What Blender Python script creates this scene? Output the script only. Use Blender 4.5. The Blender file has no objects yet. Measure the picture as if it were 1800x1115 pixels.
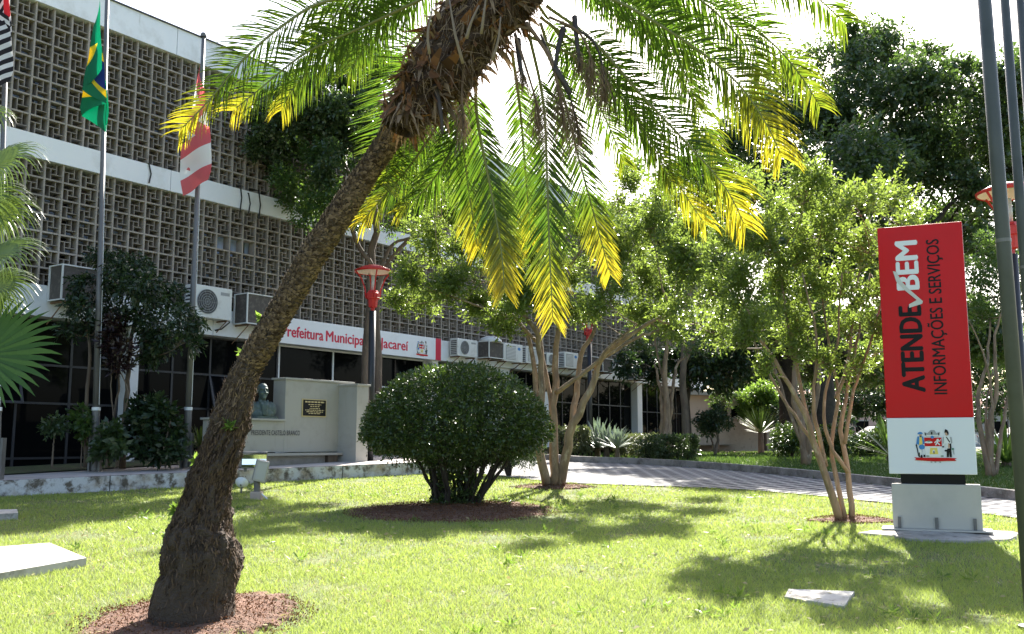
import bpy, bmesh, math, random
import numpy as np
from mathutils import Vector, Matrix, noise
random.seed(7)
C = bpy.context.scene.collection
SC = bpy.context.scene
# ------------------------------------------------------------------ camera, sky, sun, exposure
PITCH = math.atan(221 / 1700); CP, SP, FPX = math.cos(PITCH), math.sin(PITCH), 1700.0
CAM = np.array([0.0, 0.0, 1.6])
cam = bpy.data.cameras.new('camera'); cam.sensor_width = 36; cam.lens = FPX / 1800 * 36
cam.clip_end = 3000; cam.clip_start = 0.1
co = bpy.data.objects.new('camera', cam); C.objects.link(co)
co.location = CAM; co.rotation_euler = (math.pi / 2 + PITCH, 0, 0); SC.camera = co
SUN_AZ, SUN_EL = math.radians(16), math.radians(40)
SUND = Vector((math.sin(SUN_AZ) * math.cos(SUN_EL), math.cos(SUN_AZ) * math.cos(SUN_EL), math.sin(SUN_EL)))
w = bpy.data.worlds.new('World'); SC.world = w; w.use_nodes = True
wn = w.node_tree; sky = wn.nodes.new('ShaderNodeTexSky'); sky.sky_type = 'NISHITA'; sky.sun_disc = False
sky.sun_elevation = SUN_EL; sky.sun_rotation = SUN_AZ; sky.air_density = 1.0; sky.dust_density = 3.0; sky.ozone_density = 1.0
bgn = wn.nodes['Background']; bgn.inputs['Strength'].default_value = 0.09
wn.links.new(sky.outputs[0], bgn.inputs[0])
sl = bpy.data.lights.new('sun', 'SUN'); sl.energy = 5.0; sl.angle = math.radians(0.5); sl.color = (1, .95, .86)
so = bpy.data.objects.new('sun', sl); C.objects.link(so); so.rotation_euler = (-SUND).to_track_quat('-Z', 'Y').to_euler()
so.location = (0, 0, 40)
vs = SC.view_settings; vs.view_transform = 'Standard'; vs.look = 'None'; vs.gamma = 1; vs.exposure = 2.1
SC.cycles.max_bounces = 8; SC.cycles.transparent_max_bounces = 8; SC.cycles.diffuse_bounces = 4

# ------------------------------------------------------------------ helpers
def ray(u, v):
    x = u - 900; y = 557.5 - v
    return np.array([x, FPX * CP - y * SP, FPX * SP + y * CP])
def P(u, v, Y):
    r = ray(u, v); return CAM + r * (Y / r[1])
def zg(y):
    return np.where(y < 0, -.075, np.where(y < 30, -.075 + .0375 * y, 1.05 + .005 * (y - 30)))
def G(u, v):                         # point of the sloping lawn seen at a pixel
    r = ray(u, v); k = 1.675 / (.0375 * r[1] - r[2]); p = CAM + k * r
    if p[1] > 30: k = .7 / (.005 * r[1] - r[2]); p = CAM + k * r
    return p
def px(Y): return Y / 1714.0         # metres per photo pixel at depth Y
D = np.array([math.sin(math.radians(34.43)), math.cos(math.radians(34.43)), 0.0])
N = np.array([D[1], -D[0], 0.0]); P0 = np.array([-8.529, 25.0, 0.0]); ZZ = np.array([0, 0, 1.0])
def F(t, p, z): return P0 + D * t + N * p + ZZ * z     # town hall frame: along, outward, up

class MB:
    def __init__(s): s.v = []; s.f = []; s.m = []
    def quad(s, pts, m=0):
        i = len(s.v); s.v += [tuple(p) for p in pts]; s.f.append(tuple(range(i, i + len(pts)))); s.m.append(m)
    def box8(s, c, m=0):
        i = len(s.v); s.v += [tuple(p) for p in c]
        for q in ((0, 3, 2, 1), (4, 5, 6, 7), (0, 1, 5, 4), (1, 2, 6, 5), (2, 3, 7, 6), (3, 0, 4, 7)):
            s.f.append(tuple(i + k for k in q)); s.m.append(m)
    def fbox(s, fr, a0, a1, b0, b1, c0, c1, m=0):
        s.box8([fr(a, b, c) for c in (c0, c1) for a, b in ((a0, b1), (a1, b1), (a1, b0), (a0, b0))], m)
    def box(s, x0, x1, y0, y1, z0, z1, m=0):
        s.fbox(lambda a, b, c: (a, b, c), x0, x1, y1, y0, z0, z1, m)
    def tube(s, pts, rad, n=8, m=0, cap=True):
        pts = [np.array(p, float) for p in pts]; L = len(pts)
        if np.isscalar(rad): rad = [rad] * L
        up = np.array([0.13, 0.21, 1.0]); i0 = len(s.v); pu = None
        for k in range(L):
            t = pts[min(k + 1, L - 1)] - pts[max(k - 1, 0)]; t = t / (np.linalg.norm(t) + 1e-9)
            if pu is None:
                a = np.cross(t, up if abs(t[2]) < .95 else np.array([1.0, .1, 0])); 
            else: a = pu - t * (pu @ t)
            a = a / (np.linalg.norm(a) + 1e-9); pu = a; b = np.cross(t, a)
            for j in range(n):
                an = 2 * math.pi * j / n; s.v.append(tuple(pts[k] + rad[k] * (math.cos(an) * a + math.sin(an) * b)))
        for k in range(L - 1):
            for j in range(n):
                s.f.append((i0 + k * n + j, i0 + k * n + (j + 1) % n, i0 + (k + 1) * n + (j + 1) % n, i0 + (k + 1) * n + j)); s.m.append(m)
        if cap:
            s.f.append(tuple(i0 + j for j in reversed(range(n)))); s.m.append(m)
            s.f.append(tuple(i0 + (L - 1) * n + j for j in range(n))); s.m.append(m)
    def lathe(s, prof, c=(0, 0, 0), n=24, m=0, mat3=None):
        i0 = len(s.v)
        for r, z in prof:
            for j in range(n):
                a = 2 * math.pi * j / n; p = np.array([r * math.cos(a), r * math.sin(a), z])
                if mat3 is not None: p = mat3 @ p
                s.v.append(tuple(p + np.array(c)))
        for k in range(len(prof) - 1):
            for j in range(n):
                s.f.append((i0 + k * n + j, i0 + k * n + (j + 1) % n, i0 + (k + 1) * n + (j + 1) % n, i0 + (k + 1) * n + j)); s.m.append(m)
    def build(s, name, mats, parent=None, smooth=False, bevel=0):
        me = bpy.data.meshes.new(name); me.from_pydata(s.v, [], s.f)
        if not isinstance(mats, (list, tuple)): mats = [mats]
        for x in mats: me.materials.append(x)
        if any(s.m): me.polygons.foreach_set('material_index', s.m)
        if smooth: me.polygons.foreach_set('use_smooth', [True] * len(s.f))
        me.update(); o = bpy.data.objects.new(name, me); C.objects.link(o); setpar(o, parent)
        if bevel:
            b = o.modifiers.new('bevel', 'BEVEL'); b.width = bevel; b.segments = 2; b.limit_method = 'ANGLE'
        return o
def setpar(o, parent):
    if parent is not None:
        o.parent = parent; o.matrix_parent_inverse = world_of(parent).inverted()
def world_of(o):
    m = Matrix.LocRotScale(o.location, o.rotation_euler, o.scale)
    return m if o.parent is None else world_of(o.parent) @ o.matrix_parent_inverse @ m
def tag(o, label=None, cat=None, group=None, kind=None):
    for k, x in (('label', label), ('category', cat), ('group', group), ('kind', kind)):
        if x: o[k] = x
    return o
def thing(name, loc, label, cat, group=None):
    o = bpy.data.objects.new(name, None); C.objects.link(o); o.location = tuple(float(x) for x in loc); o.empty_display_size = .2
    return tag(o, label, cat, group)
def struct(o, kind='structure'): o['kind'] = kind; return o
def npmesh(name, V, k, mat, parent=None, attr=None, smooth=False):
    """V: (n,k,3) array, n faces of k own corners"""
    V = np.asarray(V, np.float32); n = V.shape[0]; me = bpy.data.meshes.new(name)
    me.vertices.add(n * k); me.vertices.foreach_set('co', V.reshape(-1))
    me.loops.add(n * k); me.loops.foreach_set('vertex_index', np.arange(n * k, dtype=np.int32))
    me.polygons.add(n); me.polygons.foreach_set('loop_start', np.arange(0, n * k, k, dtype=np.int32))
    me.update(calc_edges=True)
    if attr is not None:
        a = me.attributes.new('tint', 'FLOAT', 'POINT'); a.data.foreach_set('value', np.asarray(attr, np.float32).reshape(-1))
    me.materials.append(mat); o = bpy.data.objects.new(name, me); C.objects.link(o); setpar(o, parent); return o
def spline(pts, n):
    """Catmull-Rom through the rows of pts, n samples; works for any number of columns"""
    p = np.asarray(pts, float); m = len(p)
    if m == 2: return p[0] + (p[1] - p[0]) * np.linspace(0, 1, n)[:, None]
    q = np.vstack([2 * p[0] - p[1], p, 2 * p[-1] - p[-2]]); seg = np.linalg.norm(np.diff(p[:, :3], axis=0), axis=1) + 1e-6
    cum = np.concatenate([[0], np.cumsum(seg)]); out = []
    for x in np.linspace(0, cum[-1], n):
        i = min(max(np.searchsorted(cum, x) - 1, 0), m - 2); t = (x - cum[i]) / seg[i]
        a, b, c, d = q[i], q[i + 1], q[i + 2], q[i + 3]
        out.append(.5 * (2 * b + (c - a) * t + (2 * a - 5 * b + 4 * c - d) * t * t + (3 * b - a - 3 * c + d) * t ** 3))
    return np.array(out)

# ------------------------------------------------------------------ materials
def newmat(name):
    m = bpy.data.materials.new(name); m.use_nodes = True; nt = m.node_tree
    return m, nt, nt.nodes['Principled BSDF'], nt.nodes['Material Output']
def add(nt, typ, **kw):
    n = nt.nodes.new(typ)
    for k, x in kw.items():
        if k in n.inputs.keys() if hasattr(n.inputs, 'keys') else False: n.inputs[k].default_value = x
        else: setattr(n, k, x)
    return n
def c4(c): return (c[0], c[1], c[2], 1)
def noise_mix(nt, base, col2, scale, lo, hi, coord=None, detail=5, stretch=None):
    tc = nt.nodes.new('ShaderNodeTexCoord'); nz = nt.nodes.new('ShaderNodeTexNoise')
    nz.inputs['Scale'].default_value = scale; nz.inputs['Detail'].default_value = detail; nz.inputs['Roughness'].default_value = .65
    src = tc.outputs['Object']
    if stretch:
        mp = nt.nodes.new('ShaderNodeMapping'); mp.inputs['Scale'].default_value = stretch; nt.links.new(src, mp.inputs[0]); src = mp.outputs[0]
    nt.links.new(src, nz.inputs['Vector'])
    mr = nt.nodes.new('ShaderNodeMapRange'); mr.inputs[1].default_value = lo; mr.inputs[2].default_value = hi
    nt.links.new(nz.outputs[0], mr.inputs[0])
    mx = nt.nodes.new('ShaderNodeMix'); mx.data_type = 'RGBA'; nt.links.new(mr.outputs[0], mx.inputs[0])
    if isinstance(base, tuple) or isinstance(base, list): mx.inputs[6].default_value = c4(base)
    else: nt.links.new(base, mx.inputs[6])
    if isinstance(col2, tuple) or isinstance(col2, list): mx.inputs[7].default_value = c4(col2)
    else: nt.links.new(col2, mx.inputs[7])
    return mx.outputs[2], nz
def mat(name, col, rough=.7, mixes=(), bump=None, metal=0, spec=.5, coat=0):
    m, nt, b, out = newmat(name); b.inputs['Roughness'].default_value = rough; b.inputs['Metallic'].default_value = metal
    b.inputs['Specular IOR Level'].default_value = spec; b.inputs['Base Color'].default_value = c4(col)
    if coat: b.inputs['Coat Weight'].default_value = coat; b.inputs['Coat Roughness'].default_value = .08
    cur = col
    for mxs in mixes:
        cur, _ = noise_mix(nt, cur, mxs[0], mxs[1], mxs[2], mxs[3], stretch=mxs[4] if len(mxs) > 4 else None)
    if mixes: nt.links.new(cur, b.inputs['Base Color'])
    if bump:
        tc = nt.nodes.new('ShaderNodeTexCoord'); nz = nt.nodes.new('ShaderNodeTexNoise'); nz.inputs['Scale'].default_value = bump[0]; nz.inputs['Detail'].default_value = 6
        src = tc.outputs['Object']
        if len(bump) > 3:
            mp = nt.nodes.new('ShaderNodeMapping'); mp.inputs['Scale'].default_value = bump[3]; nt.links.new(src, mp.inputs[0]); src = mp.outputs[0]
        nt.links.new(src, nz.inputs['Vector']); bp = nt.nodes.new('ShaderNodeBump'); bp.inputs['Strength'].default_value = bump[1]; bp.inputs['Distance'].default_value = bump[2]
        nt.links.new(nz.outputs[0], bp.inputs['Height']); nt.links.new(bp.outputs[0], b.inputs['Normal'])
    return m
def leafmat(name, c1, c2, tc, tf=.45, rough=.4, spec=.5, attr=None):
    m, nt, b, out = newmat(name); g = nt.nodes.new('ShaderNodeNewGeometry')
    mx = nt.nodes.new('ShaderNodeMix'); mx.data_type = 'RGBA'; mx.inputs[6].default_value = c4(c1); mx.inputs[7].default_value = c4(c2)
    nt.links.new(g.outputs['Random Per Island'], mx.inputs[0]); col = mx.outputs[2]
    tmx = nt.nodes.new('ShaderNodeMix'); tmx.data_type = 'RGBA'; tmx.inputs[6].default_value = c4(tc); tmx.inputs[7].default_value = c4([x * .6 for x in tc])
    nt.links.new(g.outputs['Random Per Island'], tmx.inputs[0]); tcol = tmx.outputs[2]
    if attr:
        at = nt.nodes.new('ShaderNodeAttribute'); at.attribute_name = 'tint'
        m1 = nt.nodes.new('ShaderNodeMix'); m1.data_type = 'RGBA'; m1.inputs[7].default_value = c4(attr[0]); nt.links.new(col, m1.inputs[6]); nt.links.new(at.outputs['Fac'], m1.inputs[0]); col = m1.outputs[2]
        m2 = nt.nodes.new('ShaderNodeMix'); m2.data_type = 'RGBA'; m2.inputs[7].default_value = c4(attr[1]); nt.links.new(tcol, m2.inputs[6]); nt.links.new(at.outputs['Fac'], m2.inputs[0]); tcol = m2.outputs[2]
    nt.links.new(col, b.inputs['Base Color']); b.inputs['Roughness'].default_value = rough; b.inputs['Specular IOR Level'].default_value = spec
    t = nt.nodes.new('ShaderNodeBsdfTranslucent'); nt.links.new(tcol, t.inputs[0])
    ms = nt.nodes.new('ShaderNodeMixShader'); ms.inputs[0].default_value = tf
    nt.links.new(b.outputs[0], ms.inputs[1]); nt.links.new(t.outputs[0], ms.inputs[2]); nt.links.new(ms.outputs[0], out.inputs[0])
    return m
M = {}
M['white'] = mat('white_paint', (.76, .78, .8), .55, [((.52, .52, .5), 1.3, .52, .85), ((.4, .39, .36), 6, .66, .85, (1, 1, .12))])
M['offwhite'] = mat('offwhite_paint', (.335, .325, .295), .7, [((.26, .25, .22), 2.2, .5, .85), ((.25, .24, .21), 5, .6, .85, (1, 1, .15))])
M['lattice'] = mat('lattice_concrete', (.33, .292, .25), .85, [((.195, .17, .145), 4, .42, .72), ((.42, .37, .32), .7, .5, .75), ((.1, .085, .07), 1.6, .62, .8, (1, 1, .25))])
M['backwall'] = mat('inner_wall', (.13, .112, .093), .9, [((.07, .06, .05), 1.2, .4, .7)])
M['glass'] = mat('dark_glass', (.004, .0045, .005), .03, spec=.05)
M['upglass'] = mat('sky_tinted_glass', (.4, .48, .68), .12, spec=.6)  # pale blue base colour stands in for sky reflected by the panes
M['frame_w'] = mat('white_frame', (.7, .72, .73), .45)
M['frame_d'] = mat('dark_frame', (.035, .036, .04), .45, spec=.4)
M['red'] = mat('red_sign', (.56, .008, .01), .22, [((.5, .012, .012), 1.2, .45, .8)], bump=(.9, .12, .06, (1, 1, .35)), spec=.17)
M['signwhite'] = mat('sign_white', (.74, .76, .79), .4, spec=.25)
M['banner'] = mat('banner_white', (.80, .82, .85), .45, [((.68, .70, .72), 1.5, .5, .8)])
M['textred'] = mat('lettering_red', (.62, .02, .06), .5)
M['black'] = mat('lettering_black', (.008, .008, .009), .35, spec=.15)
M['greyletter'] = mat('lettering_grey', (.55, .55, .52), .4)
M['steel'] = mat('brushed_steel', (.47, .45, .41), .45, [((.39, .375, .345), 1.6, .4, .75)], metal=.15)
M['concrete'] = mat('concrete', (.36, .335, .3), .95, [((.2, .185, .16), 3, .42, .68), ((.1, .085, .07), 7, .55, .75)], bump=(40, .4, .01))
M['slab'] = mat('pale_slab', (.44, .42, .385), .9, [((.27, .25, .22), 2.5, .44, .68), ((.13, .115, .095), 6, .56, .72), ((.2, .19, .13), 1.1, .55, .75)], bump=(60, .3, .006))
M['terrace'] = mat('terrace_concrete', (.5, .45, .42), .9, [((.33, .29, .27), 1.7, .42, .75), ((.2, .18, .16), 7, .62, .8)], bump=(30, .3, .01))
M['oldwall'] = mat('weathered_white_wall', (.56, .56, .56), .9, [((.36, .3, .23), 2.2, .46, .64), ((.12, .1, .075), 4.2, .5, .62), ((.06, .05, .04), 1.4, .55, .7), ((.05, .045, .035), 13, .6, .75)], bump=(35, .5, .02))
M['soil'] = mat('red_soil', (.14, .066, .04), .95, [((.25, .16, .11), 16, .48, .7), ((.06, .03, .02), 4, .45, .7)], bump=(50, 1, .03))
M['bark'] = mat('smooth_tan_bark', (.27, .19, .12), .75, [((.13, .09, .06), 6, .42, .66, (1, 1, .3)), ((.4, .34, .26), 10, .56, .72, (1, 1, .35))], bump=(18, .5, .02, (1, 1, .2)))
M['darkbark'] = mat('grey_bark', (.16, .12, .085), .85, [((.07, .052, .04), 6, .4, .7, (1, 1, .25)), ((.27, .24, .19), 8, .62, .8)], bump=(14, .8, .03, (1, 1, .25)))
M['blackbark'] = mat('dark_bark', (.045, .035, .028), .9, [((.02, .016, .013), 6, .4, .7)])
M['polegrey'] = mat('grey_painted_pole', (.13, .125, .12), .42, [((.09, .085, .08), 3, .5, .8)], spec=.6)
M['polegreen'] = mat('greenish_grey_steel_pole', (.066, .072, .07), .45, [((.045, .05, .048), 2.4, .45, .75)], spec=.4)
M['blackpole'] = mat('black_painted_pole', (.018, .019, .022), .42)
M['lampred'] = mat('red_lamp_paint', (.5, .022, .02), .38, [((.3, .02, .018), 8, .55, .8)])
M['lampwhite'] = mat('cream_reflector', (.82, .78, .68), .5)
M['clearglass'] = mat('dusty_glass', (.5, .5, .48), .15)
M['ac'] = mat('ac_white', (.66, .67, .65), .5, [((.45, .44, .4), 2.5, .55, .8)])
M['acdark'] = mat('ac_grille_dark', (.05, .05, .052), .6)
M['acgrey'] = mat('ac_grille_grey', (.3, .31, .31), .6)
M['acdirty'] = mat('ac_panel_brown', (.085, .075, .066), .8, [((.16, .14, .12), 9, .5, .7)])
M['rust'] = mat('rusty_bracket', (.2, .12, .07), .8)
M['bronze'] = mat('verdigris_bronze', (.07, .1, .095), .6, [((.14, .18, .165), 9, .5, .75), ((.05, .06, .055), 5, .55, .8)], metal=.25)
M['gold'] = mat('brass_lettering', (.5, .4, .2), .5)
M['chrome'] = mat('polished_reflector', (.8, .8, .8), .12, metal=1)
M['tan'] = mat('tan_render', (.52, .42, .35), .9, [((.38, .3, .25), 1.1, .45, .75), ((.28, .2, .16), 4, .6, .8)])
M['carpaint'] = mat('silver_car_paint', (.62, .64, .66), .25, spec=.6, coat=.6)
M['carwhite'] = mat('white_car_paint', (.75, .75, .75), .25, spec=.6, coat=.6)
M['rubber'] = mat('tyre_rubber', (.02, .02, .02), .8)
M['asphalt'] = mat('asphalt', (.06, .06, .062), .9, [((.09, .09, .09), 3, .5, .7)])
M['pinkwall'] = mat('pink_render', (.5, .36, .3), .9, [((.4, .28, .24), 1, .4, .7)])
M['rooftile'] = mat('clay_roof', (.3, .12, .07), .85, [((.2, .08, .05), 6, .4, .7)])
M['boot'] = leafmat('dry_leaf_base', (.04, .022, .014), (.21, .095, .042), (.2, .09, .03), .12, .8, .2)
M['chip_old'] = leafmat('old_trunk_chips', (.02, .013, .009), (.13, .085, .055), (.06, .035, .02), .06, .9, .15)
M['fibre'] = leafmat('dry_fibre', (.07, .045, .03), (.34, .24, .16), (.25, .16, .08), .15, .8, .2)
M['chip'] = leafmat('trunk_chips', (.035, .022, .014), (.24, .165, .105), (.1, .06, .03), .08, .9, .15)
M['drystalk'] = mat('dry_stalk', (.17, .11, .07), .8, [((.1, .06, .04), 8, .4, .7)])
M['husk'] = mat('dark_husk', (.045, .035, .035), .7)
M['palmleaf'] = leafmat('palm_leaflet', (.03, .062, .01), (.055, .095, .016), (.11, .22, .015), .5, .36, .5, attr=((.3, .24, .02), (.68, .55, .025)))
M['rachis'] = mat('palm_rachis', (.16, .17, .05), .5)
M['fanleaf'] = leafmat('fan_palm_leaf', (.055, .1, .02), (.11, .16, .035), (.2, .29, .045), .28, .35, .5)
M['fanleaf_shaded'] = leafmat('fan_palm_shaded_leaf', (.018, .05, .014), (.035, .08, .022), (.05, .12, .02), .08, .5, .22)  # darker copy for the lower leaf, shade of upper fronds put into its colour
M['bushleaf'] = leafmat('clipped_bush_leaf', (.022, .045, .013), (.06, .095, .024), (.13, .22, .03), .25, .36, .5)
M['myrtle'] = leafmat('myrtle_leaf', (.042, .082, .016), (.12, .165, .036), (.29, .4, .06), .5, .35, .55)
M['figleaf'] = leafmat('fig_leaf', (.026, .05, .022), (.07, .105, .045), (.16, .28, .045), .34, .33, .7)
M['figlit'] = leafmat('sunlit_fig_leaf', (.03, .062, .016), (.065, .115, .03), (.2, .34, .05), .4, .35, .5)  # lighter fig leaf with sunlight in its colour; plain green on other plants
M['darkleaf'] = leafmat('dark_leaf', (.014, .032, .014), (.035, .062, .025), (.05, .1, .02), .25, .35, .5)
M['farleaf'] = leafmat('far_leaf', (.03, .06, .02), (.065, .1, .035), (.12, .2, .04), .38, .5, .3)
M['brightleaf'] = leafmat('bright_leaf', (.06, .12, .02), (.1, .17, .03), (.28, .45, .06), .45, .4, .5)
M['redleaf'] = leafmat('dark_red_leaf', (.01, .006, .006), (.028, .011, .012), (.08, .01, .015), .2, .35, .5)
M['paleleaf'] = leafmat('silvery_leaf', (.2, .24, .2), (.34, .37, .33), (.2, .28, .15), .2, .4, .5)
M['hedgeleaf'] = leafmat('hedge_leaf', (.03, .05, .018), (.075, .1, .04), (.12, .2, .05), .25, .4, .4)
M['greyhedge'] = leafmat('variegated_hedge_leaf', (.07, .085, .035), (.2, .2, .11), (.2, .25, .08), .3, .45, .4)
M['grassblade'] = leafmat('grass_blade', (.11, .185, .036), (.39, .44, .13), (.48, .6, .12), .4, .5, .3)
M['drygrass'] = leafmat('dry_blade', (.3, .26, .13), (.42, .37, .22), (.4, .34, .15), .3, .7, .2)
M['shadegrass'] = leafmat('shaded_grass_blade', (.04, .085, .018), (.09, .14, .035), (.14, .24, .04), .3, .5, .3)  # darker blades across the path, tree shade painted into the green
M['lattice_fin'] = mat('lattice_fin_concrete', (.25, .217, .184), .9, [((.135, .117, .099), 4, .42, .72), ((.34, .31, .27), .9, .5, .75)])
# ------------------------------------------------------------------ the setting: ground, path, terrace, soil, road
def grid(name, xs, ys, zf, m):
    xs = np.asarray(xs, float); ys = np.asarray(ys, float); X, Y = np.meshgrid(xs, ys); Z = zf(X, Y)
    me = bpy.data.meshes.new(name); V = np.stack([X, Y, Z], -1).reshape(-1, 3); nx = len(xs)
    f = [(j * nx + i, j * nx + i + 1, (j + 1) * nx + i + 1, (j + 1) * nx + i) for j in range(len(ys) - 1) for i in range(nx - 1)]
    me.from_pydata([tuple(v) for v in V], [], f); me.materials.append(m); o = bpy.data.objects.new(name, me); C.objects.link(o); return struct(o)
lm = mat('lawn_ground', (.10, .14, .035), .95, [((.17, .2, .06), 2.2, .4, .65), ((.24, .2, .1), 7, .56, .75), ((.07, .09, .022), 25, .5, .75)], bump=(60, 1, .03))
grid('lawn', list(np.linspace(-40, 40, 41)), list(np.linspace(-15, 61, 39)), lambda X, Y: zg(Y), lm)
grid('ground', np.linspace(-900, 900, 19), list(np.linspace(-900, -60, 8)) + [-16, -14, 0, 30, 60, 100] + list(np.linspace(200, 1400, 9)),
     lambda X, Y: zg(np.minimum(Y, 120)) - .06, mat('far_ground', (.1, .11, .05), .95, [((.17, .15, .1), .05, .4, .6)]))
# Portuguese paving: rows of dark stones in pale stone
def pavemat():
    m, nt, b, out = newmat('mosaic_paving'); tc = nt.nodes.new('ShaderNodeTexCoord'); mp = nt.nodes.new('ShaderNodeMapping')
    mp.inputs['Rotation'].default_value = (0, 0, math.radians(-42)); nt.links.new(tc.outputs['Object'], mp.inputs[0])
    br = nt.nodes.new('ShaderNodeTexBrick'); br.inputs['Scale'].default_value = 1; br.offset = .5
    br.inputs['Brick Width'].default_value = .5; br.inputs['Row Height'].default_value = .27; br.inputs['Mortar Size'].default_value = .05; br.inputs['Mortar Smooth'].default_value = .1
    br.inputs['Color1'].default_value = (.035, .036, .045, 1); br.inputs['Color2'].default_value = (.07, .07, .08, 1); br.inputs['Mortar'].default_value = (.33, .325, .315, 1)
    nt.links.new(mp.outputs[0], br.inputs[0])
    col, nz = noise_mix(nt, br.outputs[0], (.26, .245, .23), 2.2, .5, .95); 
    nt.links.new(col, b.inputs['Base Color']); b.inputs['Roughness'].default_value = .9; b.inputs['Specular IOR Level'].default_value = .12
    return m
near = [(-1.6, 24.9), (-.69, 23.91), (1.24, 21.3), (4.54, 19.59), (6.45, 16.89), (7.52, 14.63), (8.3, 11), (8.7, 7), (8.8, 0)]
far = [(-.3, 35), (.3, 32.6), (1.7, 29.3), (3.72, 27.79), (5.8, 24.93), (7.81, 20.41), (8.9, 17.2), (10.6, 11), (11.4, 0)]
n1 = spline(near, 60); f1 = spline(far, 60)
def loft(name, A, B, h, m, k=8):
    b = MB()
    rows = [[(lambda q: (q[0], q[1], float(zg(q[1])) + h))(A[i] + (B[i] - A[i]) * j / k) for j in range(k + 1)] for i in range(len(A))]
    for i in range(len(A) - 1):
        for j in range(k): b.quad([rows[i][j], rows[i][j + 1], rows[i + 1][j + 1], rows[i + 1][j]])
    return b.build(name, m)
struct(loft('paved_path', n1, f1, .02, pavemat()))
kb = MB()
for i in range(len(f1) - 1):
    a, b_ = f1[i], f1[i + 1]
    for (q0, q1) in ((a, b_),):
        t = (q1 - q0); t = t / np.linalg.norm(t); nn = np.array([-t[1], t[0]])
        if nn[0] < 0: nn = -nn
        def cr(q, o, h): return (q[0] + nn[0] * o, q[1] + nn[1] * o, float(zg(q[1])) + h)
        kb.quad([cr(q0, 0, 0), cr(q1, 0, 0), cr(q1, 0, .19), cr(q0, 0, .19)])
        kb.quad([cr(q0, 0, .19), cr(q1, 0, .19), cr(q1, .16, .19), cr(q0, .16, .19)])
        kb.quad([cr(q0, .16, .19), cr(q1, .16, .19), cr(q1, .16, -.02), cr(q0, .16, -.02)])
struct(kb.build('kerb', mat('stone_kerb', (.3, .28, .26), .9, [((.14, .125, .11), 3, .45, .65), ((.42, .4, .37), 7, .6, .75)], bump=(30, .6, .02))))
# terrace between lawn and town hall
WL, WR = np.array([-18.0, 11.14]), np.array([-1.25, 24.87])
wd = (WR - WL) / np.linalg.norm(WR - WL); wnv = np.array([-wd[1], wd[0]])
def zt(y): return zg(y) + .30
tb = MB(); K = 30
for i in range(K):
    q = []
    for s in (i / K, (i + 1) / K):
        a = WL + (WR - WL) * s; t = -14 + 22 * s; b_ = F(t, 1.7, 0)[:2]
        q.append([(a + (b_ - a) * j / 6) for j in range(7)])
    for j in range(6):
        tb.quad([(r[0], r[1], float(zt(r[1])) + .004) for r in (q[0][j], q[0][j + 1], q[1][j + 1], q[1][j])])
struct(tb.build('terrace', M['terrace']))
bb = MB()
for i in range(40):
    t0, t1 = -14 + i * 1.2, -14 + (i + 1) * 1.2
    q = [F(t0, 1.9, 0), F(t1, 1.9, 0), F(t1, -.5, 0), F(t0, -.5, 0)]
    bb.quad([(r[0], r[1], float(zt(r[1])) + .03) for r in q])
struct(bb.build('planting_bed', mat('bed_soil', (.06, .05, .03), .95, [((.07, .1, .03), 3, .4, .6)], bump=(40, .8, .03))))
wb = MB()
def wq(s, o, z): p = WL + wd * s + wnv * o; return (p[0], p[1], z)
LW = float(np.linalg.norm(WR - WL)); s = 0.0
while s < LW - .3:
    e = min(s + 2.6, LW)
    za0, za1 = float(zg(wq(s, 0, 0)[1])), float(zg(wq(e, 0, 0)[1]))
    wb.box8([wq(s + .01, 0, za0 - .1), wq(e - .01, 0, za1 - .1), wq(e - .01, .22, za1 - .1), wq(s + .01, .22, za0 - .1),
             wq(s + .01, 0, za0 + .3), wq(e - .01, 0, za1 + .3), wq(e - .01, .22, za1 + .3), wq(s + .01, .22, za0 + .3)])
    s = e
tag(wb.build('retaining_wall', M['oldwall'], bevel=.012), 'low white painted retaining wall with black grime along the lawn', 'wall')
# bare soil rings round the plants
def soil(cx, cy, rx, ry, seed, h=.012):
    b = MB(); rs = random.Random(seed); ph = [rs.uniform(0, 6.3) for _ in range(5)]; n = 110; rings = 8
    def pt(j, k, h=h):
        h = h if k < rings else -.03
        a = 2 * math.pi * j / n; f = 1 + sum(.05 / (q + 1) * 2 * math.sin((q + 2) * a + ph[q]) for q in range(5)) + .16 * noise.noise((9 * math.cos(a), 9 * math.sin(a), seed)); r = f * k / rings
        x, y = cx + rx * r * math.cos(a), cy + ry * r * math.sin(a)
        return (x, y, float(zg(y)) + h + .075 * (1 - (k / rings) ** 2) * (.6 + .8 * noise.noise((x * 3, y * 3, 1.0))))
    for k in range(1, rings):
        for j in range(n): b.quad([pt(j, k), pt(j + 1, k), pt(j + 1, k + 1), pt(j, k + 1)])
    for j in range(n): b.quad([pt(0, 0), pt(j, 1), pt(j + 1, 1)])
    return struct(b.build('soil', M['soil'], smooth=True))
SOILS = [(-2.5, 7.9, .88, .95), (-.95, 15.7, 1.6, 1.55), (.85, 20.2, .85, .5), (4.95, 14.4, .6, .4)]
for i, s_ in enumerate(SOILS): soil(*s_, seed=i)
struct(grid('earth_patch', np.linspace(8.6, 17, 6), np.linspace(37, 52, 6), lambda X, Y: zg(Y) + .02 + 0 * X, mat('bare_earth', (.36, .25, .18), .95, [((.2, .13, .09), 1.5, .45, .7)])))
# street beyond the garden
rb = MB(); rb.quad([(-60, 62, float(zg(62)) + .01), (160, 62, float(zg(62)) + .01), (160, 74, float(zg(74)) + .01), (-60, 74, float(zg(74)) + .01)])
struct(rb.build('road', M['asphalt']))

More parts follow.
